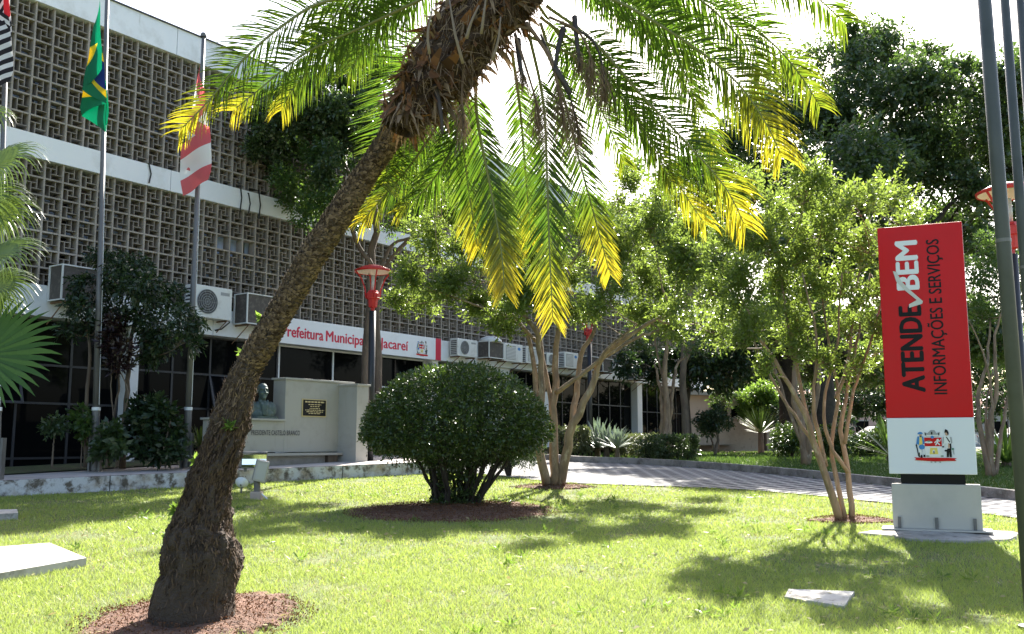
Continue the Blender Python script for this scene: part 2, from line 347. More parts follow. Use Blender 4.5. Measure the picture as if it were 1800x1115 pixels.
# ------------------------------------------------------------------ town hall
TH = thing('town_hall', F(14, 0, 1.05), 'three storey town hall with concrete lattice screens and white bands over dark glass', 'building')
T0, T1 = -16.0, 33.5
ZR, ZA, ZB, ZC, ZD, ZE, ZG = 12.46, 11.73, 8.60, 8.05, 5.15, 4.44, .75
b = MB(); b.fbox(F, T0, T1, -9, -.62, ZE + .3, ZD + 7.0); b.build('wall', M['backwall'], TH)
b = MB(); b.fbox(F, T0, T1, -9.2, -.05, ZR - .35, ZR - .05); b.build('roof', M['offwhite'], TH)
def band(z0, z1, p, joint, w=.02):
    b = MB(); t = T0
    while t < T1 - .1:
        e = min(t + joint, T1); b.fbox(F, t + w / 2, e - w / 2, -.5, p, z0, z1); t = e
    b.fbox(F, T0, T1, -.5, p - .03, z0 + .01, z1 - .01)
    return b
b = band(ZA, ZR, .12, 5.1); b.fbox(F, T0, T1, -.3, .16, ZR, ZR + .035, 1); b.build('fascia', [M['white'], M['frame_d']], TH)
band(ZC, ZB, .12, 5.1).build('fascia', M['white'], TH)
band(ZE, ZD, .14, 4.2).build('fascia', M['white'], TH)
rl = random.Random(3)
def screen(z0, z1, rows, gaps):
    b = MB(); m = .444; h = (z1 - z0) / rows; nc = int((T1 - T0) / m)
    for i in range(nc + 1): b.fbox(F, T0 + i * m - .021, T0 + i * m + .021, -.2, .05, z0, z1)
    for j in range(1, rows): b.fbox(F, T0, T1, -.2, .043, z0 + j * h - .019, z0 + j * h + .019)
    th = .0105
    for i in range(nc):
        for j in range(rows):
            if (i, j) in gaps: continue
            a, c = T0 + i * m, z0 + j * h; q = .02; dx = rl.uniform(-.004, .004)
            xa, xb, xc, xd = a + .022, a + m * .345 + dx, a + m * .655 + dx, a + m - .022
            ya, yb, yc, yd = c + .02, c + h * .345, c + h * .655, c + h - .02
            b.fbox(F, xa, xc - th, -.17, .02, yc - th, yc + th, 1)          # pinwheel of four fins
            b.fbox(F, xc - th, xc + th, -.17, .02, yb + th, yd, 1)
            b.fbox(F, xb + th, xd, -.17, .02, yb - th, yb + th, 1)
            b.fbox(F, xb - th, xb + th, -.17, .02, ya, yc - th, 1)
    return b
i0 = int((.97 - T0) / .444)
screen(ZB, ZA, 7, ()).build('lattice_screen', [M['lattice'], M['lattice_fin']], TH)
screen(ZD, ZC, 7, {(i0, 4), (i0 + 1, 4), (i0 + 2, 4)}).build('lattice_screen', [M['lattice'], M['lattice_fin']], TH)
for fl, (z0, z1) in enumerate(((9.35, 10.9), (5.95, 7.35))):                 # windows glimpsed through the screens
    t = T0 + .3
    k = 0
    while t < T1 - 2:
        if (k * 7 + fl * 3) % 5 != 4:
            b = MB(); b.fbox(F, t, t + 1.62, -.36, -.32, z0, z1); o = b.build('window', M['upglass'], TH)
            b = MB()
            for x in (t, t + .8, t + 1.6): b.fbox(F, x, x + .04, -.37, -.28, z0, z1)
            for z in (z0, (z0 + z1) / 2, z1 - .04): b.fbox(F, t, t + 1.64, -.365, -.285, z, z + .04)
            b.build('frame', M['frame_d'], o)
        t += 1.776; k += 1
# ground floor
for t, wd_ in ((-13.2, .3), (-1.43, .3), (10.35, .36), (14.28, 1.3), (25.9, .5), (33.2, .5)):
    b = MB(); b.fbox(F, t - wd_ / 2, t + wd_ / 2, -.42, .0, ZG, ZE); b.build('pillar', M['white'], TH, bevel=.01)
b = MB(); b.fbox(F, T0, T1, -.9, -.6, ZG, ZE + .3); b.build('ground_floor_wall', M['blackbark'], TH)
def glaz(t0, t1, cols, zs, fr, tilt=(), pane='glass'):
    for i in range(cols):
        a, e = t0 + (t1 - t0) * i / cols, t0 + (t1 - t0) * (i + 1) / cols
        for j in range(len(zs) - 1):
            lo, hi = zs[j], zs[j + 1]; dp = .28 if (i, j) in tilt else rl.uniform(-.006, .006)
            b = MB(); c = [F(a, -.36 + dp, lo), F(e, -.36 + dp, lo), F(e, -.36, hi), F(a, -.36, hi)]
            b.box8([p_ - N * .012 for p_ in c] + [p_ for p_ in c]); o = b.build('window', M[pane], TH)
            b = MB()
            for x0, x1, y0, y1 in ((a - .03, a + .03, lo, hi), (e - .03, e + .03, lo, hi), (a, e, lo - .025, lo + .025), (a, e, hi - .025, hi + .025)):
                k0 = (hi - y0) / (hi - lo) * dp; k1 = (hi - y1) / (hi - lo) * dp
                cc = [F(x0, -.33 + k0, y0), F(x1, -.33 + k0, y0), F(x1, -.33 + k1, y1), F(x0, -.33 + k1, y1)]
                b.box8([p_ - N * .05 for p_ in cc] + cc)
            b.build('frame', M[fr], o)
glaz(-13, -1.6, 9, (1.0, 1.25, 2.5, 3.38, 4.42), 'frame_d', tilt={(6, 2)})
glaz(-1.25, 3.5, 4, (1.0, 1.25, 2.5, 3.42, 4.42), 'frame_d', tilt={(2, 2)})
glaz(3.56, 10.15, 3, (1.0, 1.3, 3.42, 4.42), 'frame_w')
glaz(10.56, 13.6, 2, (1.0, 3.5, 4.42), 'frame_d')
glaz(14.95, 18.2, 4, (3.7, 4.42), 'frame_d')
b = MB(); b.fbox(F, 14.93, 18.25, -.5, -.1, ZG, 3.66); b.build('wall', M['banner'], TH)
glaz(18.3, 25.6, 7, (1.0, 2.2, 3.3, 4.42), 'frame_d')
glaz(26.2, 32.9, 6, (1.0, 3.1, 4.42), 'frame_d')
for (u, v0, v1) in ((422, 322, 372), (437, 340, 375), (455, 335, 385), (262, 288, 322)):  # black drain hoses
    r = ray(u, v0); k = (N @ (P0 - CAM) + .15) / (N @ r); a = CAM + k * r
    r = ray(u, v1); k = (N @ (P0 - CAM) + .15) / (N @ r); e = CAM + k * r
    b = MB(); b.tube([a + ZZ * .05 - N * .3, a, (a + e) / 2 + D * .06, e], .018, 6); b.build('drain_hose', M['rubber'], TH)

# ------------------------------------------------------------------ lettering and the coat of arms
def textmesh(s, off=0.0, spacing=1.0):
    cu = bpy.data.curves.new('lettering', 'FONT'); cu.body = s; cu.size = 1; cu.offset = off; cu.space_character = spacing; cu.resolution_u = 3
    o = bpy.data.objects.new('lettering', cu); C.objects.link(o); dg = bpy.context.evaluated_depsgraph_get(); dg.update()
    me = bpy.data.meshes.new_from_object(o.evaluated_get(dg)); bpy.data.objects.remove(o); bpy.data.curves.remove(cu)
    V = np.array([v.co[:] for v in me.vertices]); Fc = [tuple(p.vertices) for p in me.polygons]; bpy.data.meshes.remove(me)
    V[:, 0] -= V[:, 0].min(); return V, Fc
def put_text(name, s, fr, x0, y0, x1, y1, m, parent, h=.003, off=.02, rot=False, spacing=1.0, caps=None):
    """fit the lettering to the rectangle of the frame fr(x, y, out); rot: reads upwards"""
    V, Fc = textmesh(s, off, spacing); ref = textmesh(caps or 'H', off)[0]
    H = ref[:, 1].max() - max(ref[:, 1].min(), 0) * 0; W_ = V[:, 0].max(); b = MB()
    for p in V:
        if rot: q = fr(x1 - (p[1] / H) * (x1 - x0), y0 + p[0] / W_ * (y1 - y0), h)
        else: q = fr(x0 + p[0] / W_ * (x1 - x0), y0 + p[1] / H * (y1 - y0), h)
        b.v.append(tuple(q))
    for f in Fc: b.f.append(f); b.m.append(0)
    return b.build(name, m, parent)
def put_bold(name, s, fr, x0, y0, x1, y1, m, parent, rot=False, wt=.012):
    b = MB(); V, Fc = textmesh(s, 0); H = textmesh('H', 0)[0][:, 1].max(); W_ = V[:, 0].max(); dx = wt * (1.2 if not rot else 1)
    for k, (sx, sy) in enumerate(((-1, 0), (1, 0), (0, -.6), (0, .6), (0, 0))):                    # heavier strokes: the outline laid five times, each a hair higher
        i = len(b.v)
        for p in V:
            if rot: q = fr(x1 - p[1] / H * (x1 - x0) + sy * dx, y0 + p[0] / W_ * (y1 - y0) + sx * dx, .003 + k * .0004)
            else: q = fr(x0 + p[0] / W_ * (x1 - x0) + sx * dx, y0 + p[1] / H * (y1 - y0) + sy * dx, .003 + k * .0004)
            b.v.append(tuple(q))
        for f in Fc: b.f.append(tuple(i + j for j in f)); b.m.append(0)
    return b.build(name, m, parent)
CR = [M['red'], mat('crest_blue', (.03, .2, .5), .5), mat('crest_yellow', (.75, .6, .12), .5), M['black'], mat('crest_grey', (.33, .34, .34), .5),
      mat('crest_skin', (.5, .32, .22), .5), mat('crest_pale', (.74, .76, .74), .5), mat('crest_green', (.05, .2, .12), .5)]
def crest(fr, cx, cy, S, parent, h=.003):
    """municipal arms with two supporters on a ribbon; unit square centred on cx, cy"""
    b = MB(); lay = [0]
    def pg(pts, m):
        lay[0] += .00012; b.quad([fr(cx + (x / 1000 - .47) * S, cy - (y / 1000 - .52) * S, h + lay[0]) for x, y in reversed(pts)], m)
    def bl(x, y, rx, ry, m, n=12): pg([(x + rx * math.cos(2 * math.pi * k / n), y + ry * math.sin(2 * math.pi * k / n)) for k in range(n)], m)
    pg([(372, 345), (745, 345), (745, 550), (372, 550)], 0)
    pg([(372, 550), (745, 550), (745, 720), (700, 770), (600, 795), (560, 800), (480, 790), (400, 770), (372, 700)], 6)
    pg([(490, 585), (640, 585), (660, 735), (470, 735)], 2); bl(562, 670, 26, 45, 6); bl(566, 690, 13, 38, 3)
    bl(460, 455, 90, 24, 6); bl(470, 430, 40, 14, 7); bl(600, 460, 16, 16, 6)
    pg([(640, 380), (680, 375), (690, 430), (660, 450), (715, 520), (690, 525), (650, 480), (620, 530), (600, 520), (640, 440), (590, 465), (585, 455), (640, 410)], 6)
    pg([(690, 430), (725, 380), (732, 390), (700, 450)], 6)
    pg([(370, 220), (450, 240), (520, 170), (600, 170), (640, 240), (720, 215), (690, 320), (420, 320)], 4)
    pg([(420, 285), (690, 285), (686, 312), (424, 312)], 6); bl(540, 245, 18, 38, 3); bl(400, 265, 14, 32, 3); bl(690, 265, 14, 32, 3); bl(548, 335, 36, 36, 1)
    pg([(225, 320), (355, 320), (375, 480), (330, 510), (240, 510), (190, 500)], 1); pg([(270, 330), (320, 330), (330, 520), (255, 520)], 2)
    bl(310, 565, 65, 60, 1); bl(295, 285, 30, 38, 5); pg([(232, 240), (270, 215), (320, 215), (350, 245), (330, 268), (235, 268)], 1); pg([(270, 300), (322, 300), (305, 350)], 3)
    pg([(240, 620), (300, 625), (300, 780), (250, 780)], 6); pg([(325, 625), (370, 620), (375, 780), (340, 780)], 6); pg([(236, 700), (262, 690), (262, 800), (236, 800)], 3); pg([(276, 750), (312, 750), (318, 815), (270, 815)], 3)
    pg([(335, 745), (376, 745), (378, 800), (335, 800)], 3); pg([(180, 500), (205, 500), (240, 780), (222, 780)], 3); bl(195, 535, 18, 20, 3)
    bl(860, 260, 34, 42, 5); pg([(810, 235), (830, 150), (880, 170), (905, 240), (890, 300), (860, 230)], 3)
    pg([(775, 330), (830, 305), (930, 310), (965, 340), (950, 480), (920, 520), (930, 620), (835, 620), (840, 480), (770, 540), (760, 520), (790, 440)], 6)
    pg([(835, 330), (860, 330), (925, 440), (910, 470)], 3); pg([(925, 330), (962, 340), (968, 470), (940, 490)], 4); pg([(775, 335), (800, 330), (790, 470), (765, 500)], 4)
    pg([(860, 600), (940, 590), (945, 800), (900, 800), (895, 680), (880, 800), (835, 800), (840, 640)], 3); pg([(880, 470), (925, 490), (920, 590), (870, 590)], 5)
    pg([(905, 490), (945, 480), (945, 590), (915, 600)], 3); pg([(960, 590), (990, 590), (1000, 740), (985, 740)], 4); bl(975, 610, 28, 24, 7); bl(820, 650, 26, 22, 3); bl(770, 560, 22, 18, 3)
    pg([(130, 805), (300, 815), (590, 812), (880, 815), (1050, 822), (1000, 850), (1040, 885), (830, 890), (590, 900), (330, 885), (135, 875), (175, 845)], 0)
    for x in (500, 585, 690): bl(x, 915, 24, 14, 4)
    bl(430, 775, 40, 12, 7); bl(740, 775, 34, 14, 7)
    return b.build('coat_of_arms', CR, parent)
# banner over the entrance
t0b, t1b = 3.1, 10.45
BN = thing('banner_sign', F(6.8, .2, ZE + .02), 'long white sign board with red lettering and a coat of arms over the entrance', 'sign')
b = MB(); b.fbox(F, t0b, t1b, .15, .2, ZE - .01, ZD + .03); b.build('board', M['banner'], BN, bevel=.004)
fb = lambda x, y, o: F(x, .2 + o, y)
for s_, x0, x1 in (('Prefeitura', 3.16, 4.78), ('Municipal', 4.9, 6.62), ('de', 6.74, 7.1), ('Jacareí', 7.3, 8.67)): put_bold('red_lettering', s_, fb, x0, 4.635, x1, 4.945, M['textred'], BN)
crest(fb, 9.32, 4.78, .7, BN)
b = MB(); b.fbox(F, 10.13, 10.42, .2, .206, ZE - .012, ZD + .032); b.build('red_stripe', M['textred'], BN)

# ------------------------------------------------------------------ air conditioners on the facade
def ac_fan(t, label, w_=.95, h_=.66, z=4.78, p=.22, face='fan'):
    r = thing('air_conditioner', F(t, p, z), label, 'air conditioner', 'air conditioners on the facade')
    b = MB(); b.fbox(F, t, t + w_, p, p + .34, z, z + h_); b.build('casing', M['ac'], r, bevel=.015)
    if face == 'fan':
        b = MB(); c = F(t + w_ * .36, p + .342, z + h_ * .5); R = h_ * .38
        m3 = np.stack([D, ZZ, N], 1); b.lathe([(.001, .004), (R, .004), (R, -.02)], c, 32, 0, m3)
        for q in (.25, .45, .65, .85, 1): b.lathe([(R * q - .006, .006), (R * q - .006, .016), (R * q + .006, .016), (R * q + .006, .006)], c, 32, 1, m3)
        for k in range(10):
            a = math.pi * 2 * k / 10; b.tube([c + .012 * N, c + (math.cos(a) * D + math.sin(a) * ZZ) * R + .012 * N], .004, 4, 1)
        b.build('fan_grille', [M['acdark'], M['acgrey']], r)
        b = MB(); b.fbox(F, t + w_ * .7, t + w_ * .93, p + .34, p + .344, z + h_ * .76, z + h_ * .86); b.build('badge', M['acgrey'], r)
    elif face == 'grille':
        b = MB(); b.fbox(F, t + .12, t + w_ * .62, p + .34, p + .346, z + .07, z + h_ - .08)
        for k in range(9): b.fbox(F, t + .13, t + w_ * .62 - .01, p + .346, p + .352, z + .1 + k * (h_ - .2) / 9, z + .125 + k * (h_ - .2) / 9, 1)
        b.build('front_grille', [M['acgrey'], M['ac']], r)
        b = MB(); c = F(t + w_ * .8, p + .343, z + h_ * .75); m3 = np.stack([D * 1.6, ZZ, N], 1); b.lathe([(.001, .002), (.06, .002), (.06, -.01)], c, 20, 0, m3)
        b.build('badge', CR[1], r)
    b = MB()
    for k in range(8): b.fbox(F, t - .004, t, p + .04, p + .3, z + .05 + k * (h_ - .1) / 8, z + .09 + k * (h_ - .1) / 8)
    b.build('side_vent', M['acdark'], r)
    for x in (t + .12, t + w_ - .15):
        b = MB(); b.fbox(F, x, x + .035, -.0, p + .34, z - .04, z - .003); b.tube([F(x + .017, .02, z - .38), F(x + .017, p + .3, z - .03)], .014, 5); b.build('bracket', M['rust'], r)
    b = MB(); b.tube([F(t + w_ + .0, p + .15, z + .12), F(t + w_ + .12, p + .12, z - .02), F(t + w_ - .02, p - .02, z - .2), F(t + w_ - .2, .16, z - .25)], .02, 6); b.build('hose', M['rubber'], r)
    return r
def ac_cage(t, label, w_=1.0, h_=.8, z=4.78, p=.18, dome=False):
    r = thing('air_conditioner', F(t, p, z), label, 'air conditioner', 'air conditioners on the facade')
    b = MB(); b.fbox(F, t + .03, t + w_ - .03, p, p + .52, z + .03, z + h_ - .03); b.build('casing', M['acdirty'], r)
    b = MB()
    for x in (t, t + w_ - .03): 
        for q in (p, p + .52): b.fbox(F, x, x + .034, q, q + .034, z, z + h_)
    for zz in (z, z + h_ - .03):
        for q in (p, p + .52): b.fbox(F, t + .034, t + w_ - .03, q + .002, q + .032, zz, zz + .03)
        for x in (t, t + w_ - .03): b.fbox(F, x + .002, x + .032, p + .034, p + .52, zz, zz + .03)
    b.build('frame', M['ac'], r)
    if dome:
        b = MB(); b.lathe([(.42, 0), (.42, .06), (.36, .14), (.2, .2), (.001, .22)], F(t + w_ / 2, p + .27, z + h_), 24); b.build('fan_cowl', M['ac'], r, smooth=True)
    for x in (t + .1, t + w_ - .14):
        b = MB(); b.fbox(F, x, x + .04, 0, p + .55, z - .045, z - .004); b.tube([F(x + .02, .02, z - .5), F(x + .02, p + .48, z - .04)], .014, 5); b.build('bracket', M['rust'], r)
    return r
ac_cage(-3.85, 'dark caged air conditioner behind the fan palm, leftmost on the facade', .98, .82)
ac_fan(-.2, 'white box air conditioner with round fan behind the pole of the red and white flag', 1.25, .84, z=4.82)
ac_cage(1.42, 'brown panelled air conditioner in a white frame between the second flagpole and leaning palm', 1.05, .84)
ac_fan(10.9, 'white round fan air conditioner next to the red stripe of the sign board', 1.15, .62, z=4.62)
ac_cage(12.55, 'caged air conditioner topped by a round cowl above the clipped bush', .95, .62, z=4.66, dome=True)
ac_fan(13.75, 'louvred grey air conditioner beside the round cowl, with a blue oval badge', 1.25, .68, z=4.64, face='grille')
ac_fan(15.25, 'louvred grey air conditioner partly behind the first stem of the myrtle tree', 1.2, .66, z=4.66, face='grille')
ac_fan(16.75, 'small white air conditioner seen between two tan myrtle stems', .9, .5, z=4.68, face='fan')
ac_fan(18.1, 'louvred air conditioner behind the middle stems of the myrtle tree', 1.1, .66, z=4.66, face='grille')
ac_cage(19.7, 'boxy dark air conditioner to the right of the myrtle stems', .95, .6, z=4.66)
ac_cage(21.0, 'boxy dark air conditioner left of the middle street lamp pole', .95, .6, z=4.66)
ac_cage(24.2, 'dark boxed air conditioner above the glazing left of the far white pillar', .95, .6, z=4.5)
ac_fan(27.0, 'white air conditioner over the far glazing right of the white pillar', 1.0, .6, z=4.5)

# ------------------------------------------------------------------ low tan house at the end, far houses
def wallbox(b, fr, *a): b.fbox(fr, *a)
tw = thing('tan_wall', (11.8, 48, 1.1), 'low tan rendered wall building with two slot windows past the town hall', 'building')
A_, B_ = np.array([9.9, 51.5, 0.0]), np.array([17.5, 55.5, 0.0]); dt = (B_ - A_) / np.linalg.norm(B_ - A_); nt_ = np.array([dt[1], -dt[0], 0])
TW = lambda a, p, z: A_ + dt * a + nt_ * p + ZZ * z
b = MB(); b.fbox(TW, -1, 9, -5, 0, .8, 4.1); b.build('wall', M['tan'], tw)
b = MB(); b.fbox(TW, -1.3, 9.4, -5.3, .35, 4.1, 4.32); b.build('roof', M['offwhite'], tw)
for a0, a1 in ((1.0, 1.9), (2.2, 4.2), (4.5, 6.2)):
    b = MB(); b.fbox(TW, a0, a1, -.02, .02, 2.95, 3.6); o = b.build('window', M['glass'], tw)
    b = MB(); b.fbox(TW, a0 - .05, a1 + .05, .0, .05, 2.88, 2.95); b.build('sill', M['offwhite'], o)
def house(x, y, w_, dpt, h_, wall_m, label, storeys=1):
    r = thing('house', (x, y, float(zg(y))), label, 'house', 'houses across the street')
    z = float(zg(y)) - .2; b = MB(); b.box(x - w_ / 2, x + w_ / 2, y, y + dpt, z, z + h_); b.build('wall', wall_m, r)
    b = MB(); c = [(x - w_ / 2 - .5, y - .6, z + h_), (x + w_ / 2 + .5, y - .6, z + h_), (x + w_ / 2 + .5, y + dpt + .6, z + h_), (x - w_ / 2 - .5, y + dpt + .6, z + h_)]
    r0, r1 = (x - w_ / 2 + 1.5, y + dpt / 2, z + h_ + 1.7), (x + w_ / 2 - 1.5, y + dpt / 2, z + h_ + 1.7)
    b.quad([c[0], c[1], r1, r0]); b.quad([c[2], c[3], r0, r1]); b.quad([c[1], c[2], r1]); b.quad([c[3], c[0], r0]); b.quad([c[3], c[2], c[1], c[0]]); b.build('roof', M['rooftile'], r)
    n = max(2, int(w_ / 2.6))
    for s_ in range(storeys):
        for k in range(n):
            xx = x - w_ / 2 + (k + .5) * w_ / n; zz = z + 1.1 + s_ * 2.9; kind = 'door' if (k == n // 2 and s_ == 0) else 'window'
            b = MB(); b.box(xx - .55, xx + .55, y - .03, y + .05, zz - (.9 if kind == 'door' else 0), zz + 1.2); o = b.build(kind, M['glass'] if kind == 'window' else M['darkbark'], r)
            b = MB(); b.box(xx - .63, xx + .63, y - .06, y - .0, zz + 1.2, zz + 1.28); b.build('frame', M['offwhite'], o)
house(26.5, 82, 15, 9, 3.6, M['pinkwall'], 'pink single storey house with clay roof beyond the parked cars')
house(44.5, 83, 14, 9, 3.4, M['offwhite'], 'pale single storey house with clay roof far behind the grey poles')
house(10, 92, 12, 9, 6.2, M['offwhite'], 'pale two storey house far behind the garden trees', 2)
# ------------------------------------------------------------------ memorial wall with bust
pc = P(625, 818, 23.9); A0 = np.array([pc[0], pc[1], 0]) - N * .62
MO = lambda a, q, z: A0 + D * a + N * q + ZZ * z
zt0 = float(zt(pc[1])) - .05
me_ = thing('memorial_wall', MO(-1.6, 0, zt0), 'grey rendered memorial wall with a black plaque and raised lettering on the terrace', 'monument')
b = MB()
b.fbox(MO, -1.76, .5, -.42, 0, 1.38, 3.08); b.fbox(MO, -3.75, -1.76, -.42, 0, 1.38, 2.1)
b.fbox(MO, -1.8, .54, -.46, .03, 3.08, 3.13); b.fbox(MO, -3.8, -1.76, -.46, .05, 2.1, 2.15)
b.build('wall', M['offwhite'], me_, bevel=.008)
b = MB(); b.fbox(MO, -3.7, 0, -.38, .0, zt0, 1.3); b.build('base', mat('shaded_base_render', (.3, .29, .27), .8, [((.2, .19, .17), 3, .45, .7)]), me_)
b = MB(); b.fbox(MO, -3.85, -.005, -.44, .2, 1.3, 1.36); b.build('ledge', M['offwhite'], me_, bevel=.006)
b = MB(); b.fbox(MO, 0, .42, -.2, .62, zt0, 3.0); b.fbox(MO, -.03, .46, -.2, .66, 3.0, 3.05); b.build('pillar', M['offwhite'], me_, bevel=.008)
b = MB(); b.fbox(MO, -.42, -.1, -.2, .1, zt0, 1.29); b.build('ledge_support', M['darkbark'], me_)
b = MB(); b.fbox(MO, -1.24, -.44, 0, .02, 2.22, 2.65, 0); b.fbox(MO, -1.21, -.47, .02, .032, 2.245, 2.625, 1); pl = b.build('plaque', [M['gold'], M['black']], me_)
mo = lambda x, y, o: MO(x, .033 + o, y)
b = MB(); rq = random.Random(5)
for j, (wf, y) in enumerate(((.64, 2.56), (.42, 2.505), (.3, 2.46), (.34, 2.41), (.62, 2.37), (.54, 2.33), (.4, 2.29))):
    x = -.84 - wf / 2
    while x < -.84 + wf / 2:
        e = min(x + rq.uniform(.03, .1), -.84 + wf / 2); b.quad([mo(x, y, .002), mo(e, y, .002), mo(e, y + (.035 if j == 0 else .02), .002), mo(x, y + (.035 if j == 0 else .02), .002)]); x = e + .02
b.build('lettering', M['gold'], pl)
put_text('raised_lettering', 'PRESIDENTE CASTELO BRANCO', lambda x, y, o: MO(x, o, y), -2.76, 1.775, -1.29, 1.885, M['frame_d'], me_, h=.02, off=.01, spacing=1.08)
# bust, one continuous surface
def remesh(b, name, m, parent, vox, sm=6):
    me = bpy.data.meshes.new('raw'); me.from_pydata(b.v, [], b.f); o = bpy.data.objects.new('raw', me); C.objects.link(o)
    r = o.modifiers.new('r', 'REMESH'); r.mode = 'VOXEL'; r.voxel_size = vox; s_ = o.modifiers.new('s', 'SMOOTH'); s_.iterations = sm; s_.factor = .5
    dg = bpy.context.evaluated_depsgraph_get(); dg.update(); me2 = bpy.data.meshes.new_from_object(o.evaluated_get(dg)); bpy.data.objects.remove(o); bpy.data.meshes.remove(me)
    me2.name = name; me2.materials.clear(); me2.materials.append(m); me2.polygons.foreach_set('use_smooth', [True] * len(me2.polygons))
    o = bpy.data.objects.new(name, me2); C.objects.link(o); setpar(o, parent); return o
bc = MO(-2.28, -.2, 2.152); fdir = np.array([math.sin(math.radians(145)), math.cos(math.radians(145)), 0]); rdir = np.array([-fdir[1], fdir[0], 0])
def BU(x, y, z): return bc + rdir * x + fdir * y + ZZ * z
b = MB()
def ell(cx, cy, cz, rx, ry, rz, n=18):
    i0 = len(b.v)
    for i in range(n // 2 + 1):
        for j in range(n):
            t, p_ = math.pi * i / (n // 2), 2 * math.pi * j / n; b.v.append(tuple(BU(cx + rx * math.sin(t) * math.cos(p_), cy + ry * math.sin(t) * math.sin(p_), cz + rz * math.cos(t))))
    for i in range(n // 2):
        for j in range(n): b.f.append((i0 + i * n + j, i0 + (i + 1) * n + j, i0 + (i + 1) * n + (j + 1) % n, i0 + i * n + (j + 1) % n)); b.m.append(0)
H0 = .64
ell(0, -.02, H0 + .05, .125, .155, .135); ell(0, .04, H0 - .07, .1, .11, .13); ell(0, .12, H0 - .155, .05, .045, .045); ell(0, .105, H0 + .045, .1, .05, .03)
ell(0, .165, H0 - .03, .024, .036, .055); ell(0, .175, H0 - .055, .032, .03, .022); ell(0, .135, H0 - .105, .05, .03, .018)
ell(-.13, -.01, H0 - .02, .02, .035, .05); ell(.13, -.01, H0 - .02, .02, .035, .05); ell(.06, .12, H0 - .06, .035, .035, .03); ell(-.06, .12, H0 - .06, .035, .035, .03)
ell(0, -.02, H0 - .22, .085, .09, .16); ell(0, -.02, .22, .3, .16, .19); ell(-.2, -.02, .2, .15, .13, .2); ell(.2, -.02, .2, .15, .13, .2); ell(0, .05, .1, .27, .12, .16)
b.tube([BU(-.09, .1, .42), BU(-.05, .16, .3), BU(-.02, .17, .08)], .035, 8); b.tube([BU(.09, .1, .42), BU(.05, .16, .3), BU(.02, .17, .08)], .035, 8)
b.tube([BU(0, .14, .4), BU(0, .175, .2), BU(0, .17, .06)], .03, 8)
bust = thing('bust_statue', MO(-2.28, -.2, 2.15), 'green bronze bust of a man in a suit on the memorial wall shelf', 'statue')
remesh(b, 'figure', M['bronze'], bust, .011)
b = MB(); b.fbox(MO, -2.58, -1.98, -.36, .0, 2.152, 2.2); b.build('plinth', M['bronze'], bust)

# ------------------------------------------------------------------ information totem
SL, SR = G(1570, 935), G(1727, 945); base_c = (SL + SR) / 2; ya = 12.55
sdir = np.array([1.13, -.5, 0]); sdir /= np.linalg.norm(sdir); snor = np.array([sdir[1], -sdir[0], 0]); Wd = 1.06
s0 = P(1563, 833, 13.05); sx0 = np.array([s0[0], s0[1], 0])
pz0, pz1, wz = 1.19, 4.53, 1.93
ST = lambda x, y, o: sx0 + sdir * x + snor * o + ZZ * y
SO = lambda a, o, z: ST(a, z, o)
gz = float(zg(s0[1])) - .05
totem = thing('sign_totem', ST(Wd / 2, gz, -.15), 'tall red information totem with white foot panel and grey steel base on the lawn', 'sign')
def plate(z0, z1, o0, o1, x0=0, x1=Wd): 
    b = MB(); b.fbox(SO, x0, x1, o0, o1, z0, z1); return b
plate(wz, pz1, -.26, -.0).build('red_panel', M['red'], totem, bevel=.012)
plate(pz0, wz - .002, -.26, -.001).build('white_panel', M['signwhite'], totem, bevel=.01)
b = MB(); b.fbox(SO, Wd + .0005, Wd + .004, -.2, -.06, pz0, pz1 - .02); b.build('edge_strip', M['signwhite'], totem)
plate(1.06, pz0, -.22, -.05, .14, Wd - .14).build('neck', M['black'], totem)
plate(gz + .12, 1.06, -.25, .01, .02, Wd + .03).build('steel_base', M['steel'], totem, bevel=.006)
plate(gz + .1, gz + .12, -.32, .1, -.12, Wd + .14).build('base_plate', M['steel'], totem)
for x in (.1, .55, 1.0):
    b = MB(); b.fbox(SO, x - .02, x + .02, .01, .04, gz + .12, gz + .27); b.build('anchor_fin', M['polegrey'], totem)
st = lambda x, y, o: ST(x, y, o)
HH = pz1 - pz0; fx = lambda f: f * Wd; fy = lambda f: pz0 + f * HH
put_bold('black_lettering', 'ATENDE', st, fx(.215), fy(.326), fx(.468), fy(.668), M['black'], totem, rot=True, wt=.014)
put_bold('white_lettering', 'BEM', st, fx(.21), fy(.739), fx(.463), fy(.934), M['signwhite'], totem, rot=True, wt=.014)
put_bold('small_lettering', 'INFORMAÇÕES E SERVIÇOS', st, fx(.575), fy(.313), fx(.72), fy(.935), M['black'], totem, rot=True, wt=.003)
b = MB(); ck = [(.47, .664), (.505, .69), (.325, .752), (.215, .815), (.165, .815), (.18, .775), (.30, .728), (.445, .684), (.335, .664), (.345, .655)]
ck = [(.335, .662), (.49, .676), (.50, .686), (.335, .742), (.255, .775), (.21, .812), (.165, .816), (.20, .772), (.29, .736), (.43, .692), (.335, .676)]
b.quad([ST(fx(x), fy(y), .009) for x, y in ck]); b.build('tick_mark', M['greyletter'], totem)
crest(st, fx(.48), (pz0 + wz) / 2 + .01, .56, totem)
b = MB(); n = 40; cx, cy = ST(.62, 0, 0)[:2]; rr = random.Random(4)
ring = [(cx + (1.3 + .17 * math.sin(3 * a) + .08 * math.sin(7 * a) + rr.uniform(-.07, .07)) * .72 * math.cos(a), cy - .1 + (.8 + rr.uniform(-.07, .07)) * .75 * math.sin(a)) for a in [2 * math.pi * k / n for k in range(n)]]
top = [(x, y, float(zg(y)) + .035) for x, y in ring]; out = [(cx + (x - cx) * 1.05, cy + (y - cy) * 1.05, float(zg(y)) - .05) for x, y in ring]
ctr = (cx, cy, float(zg(cy)) + .07)
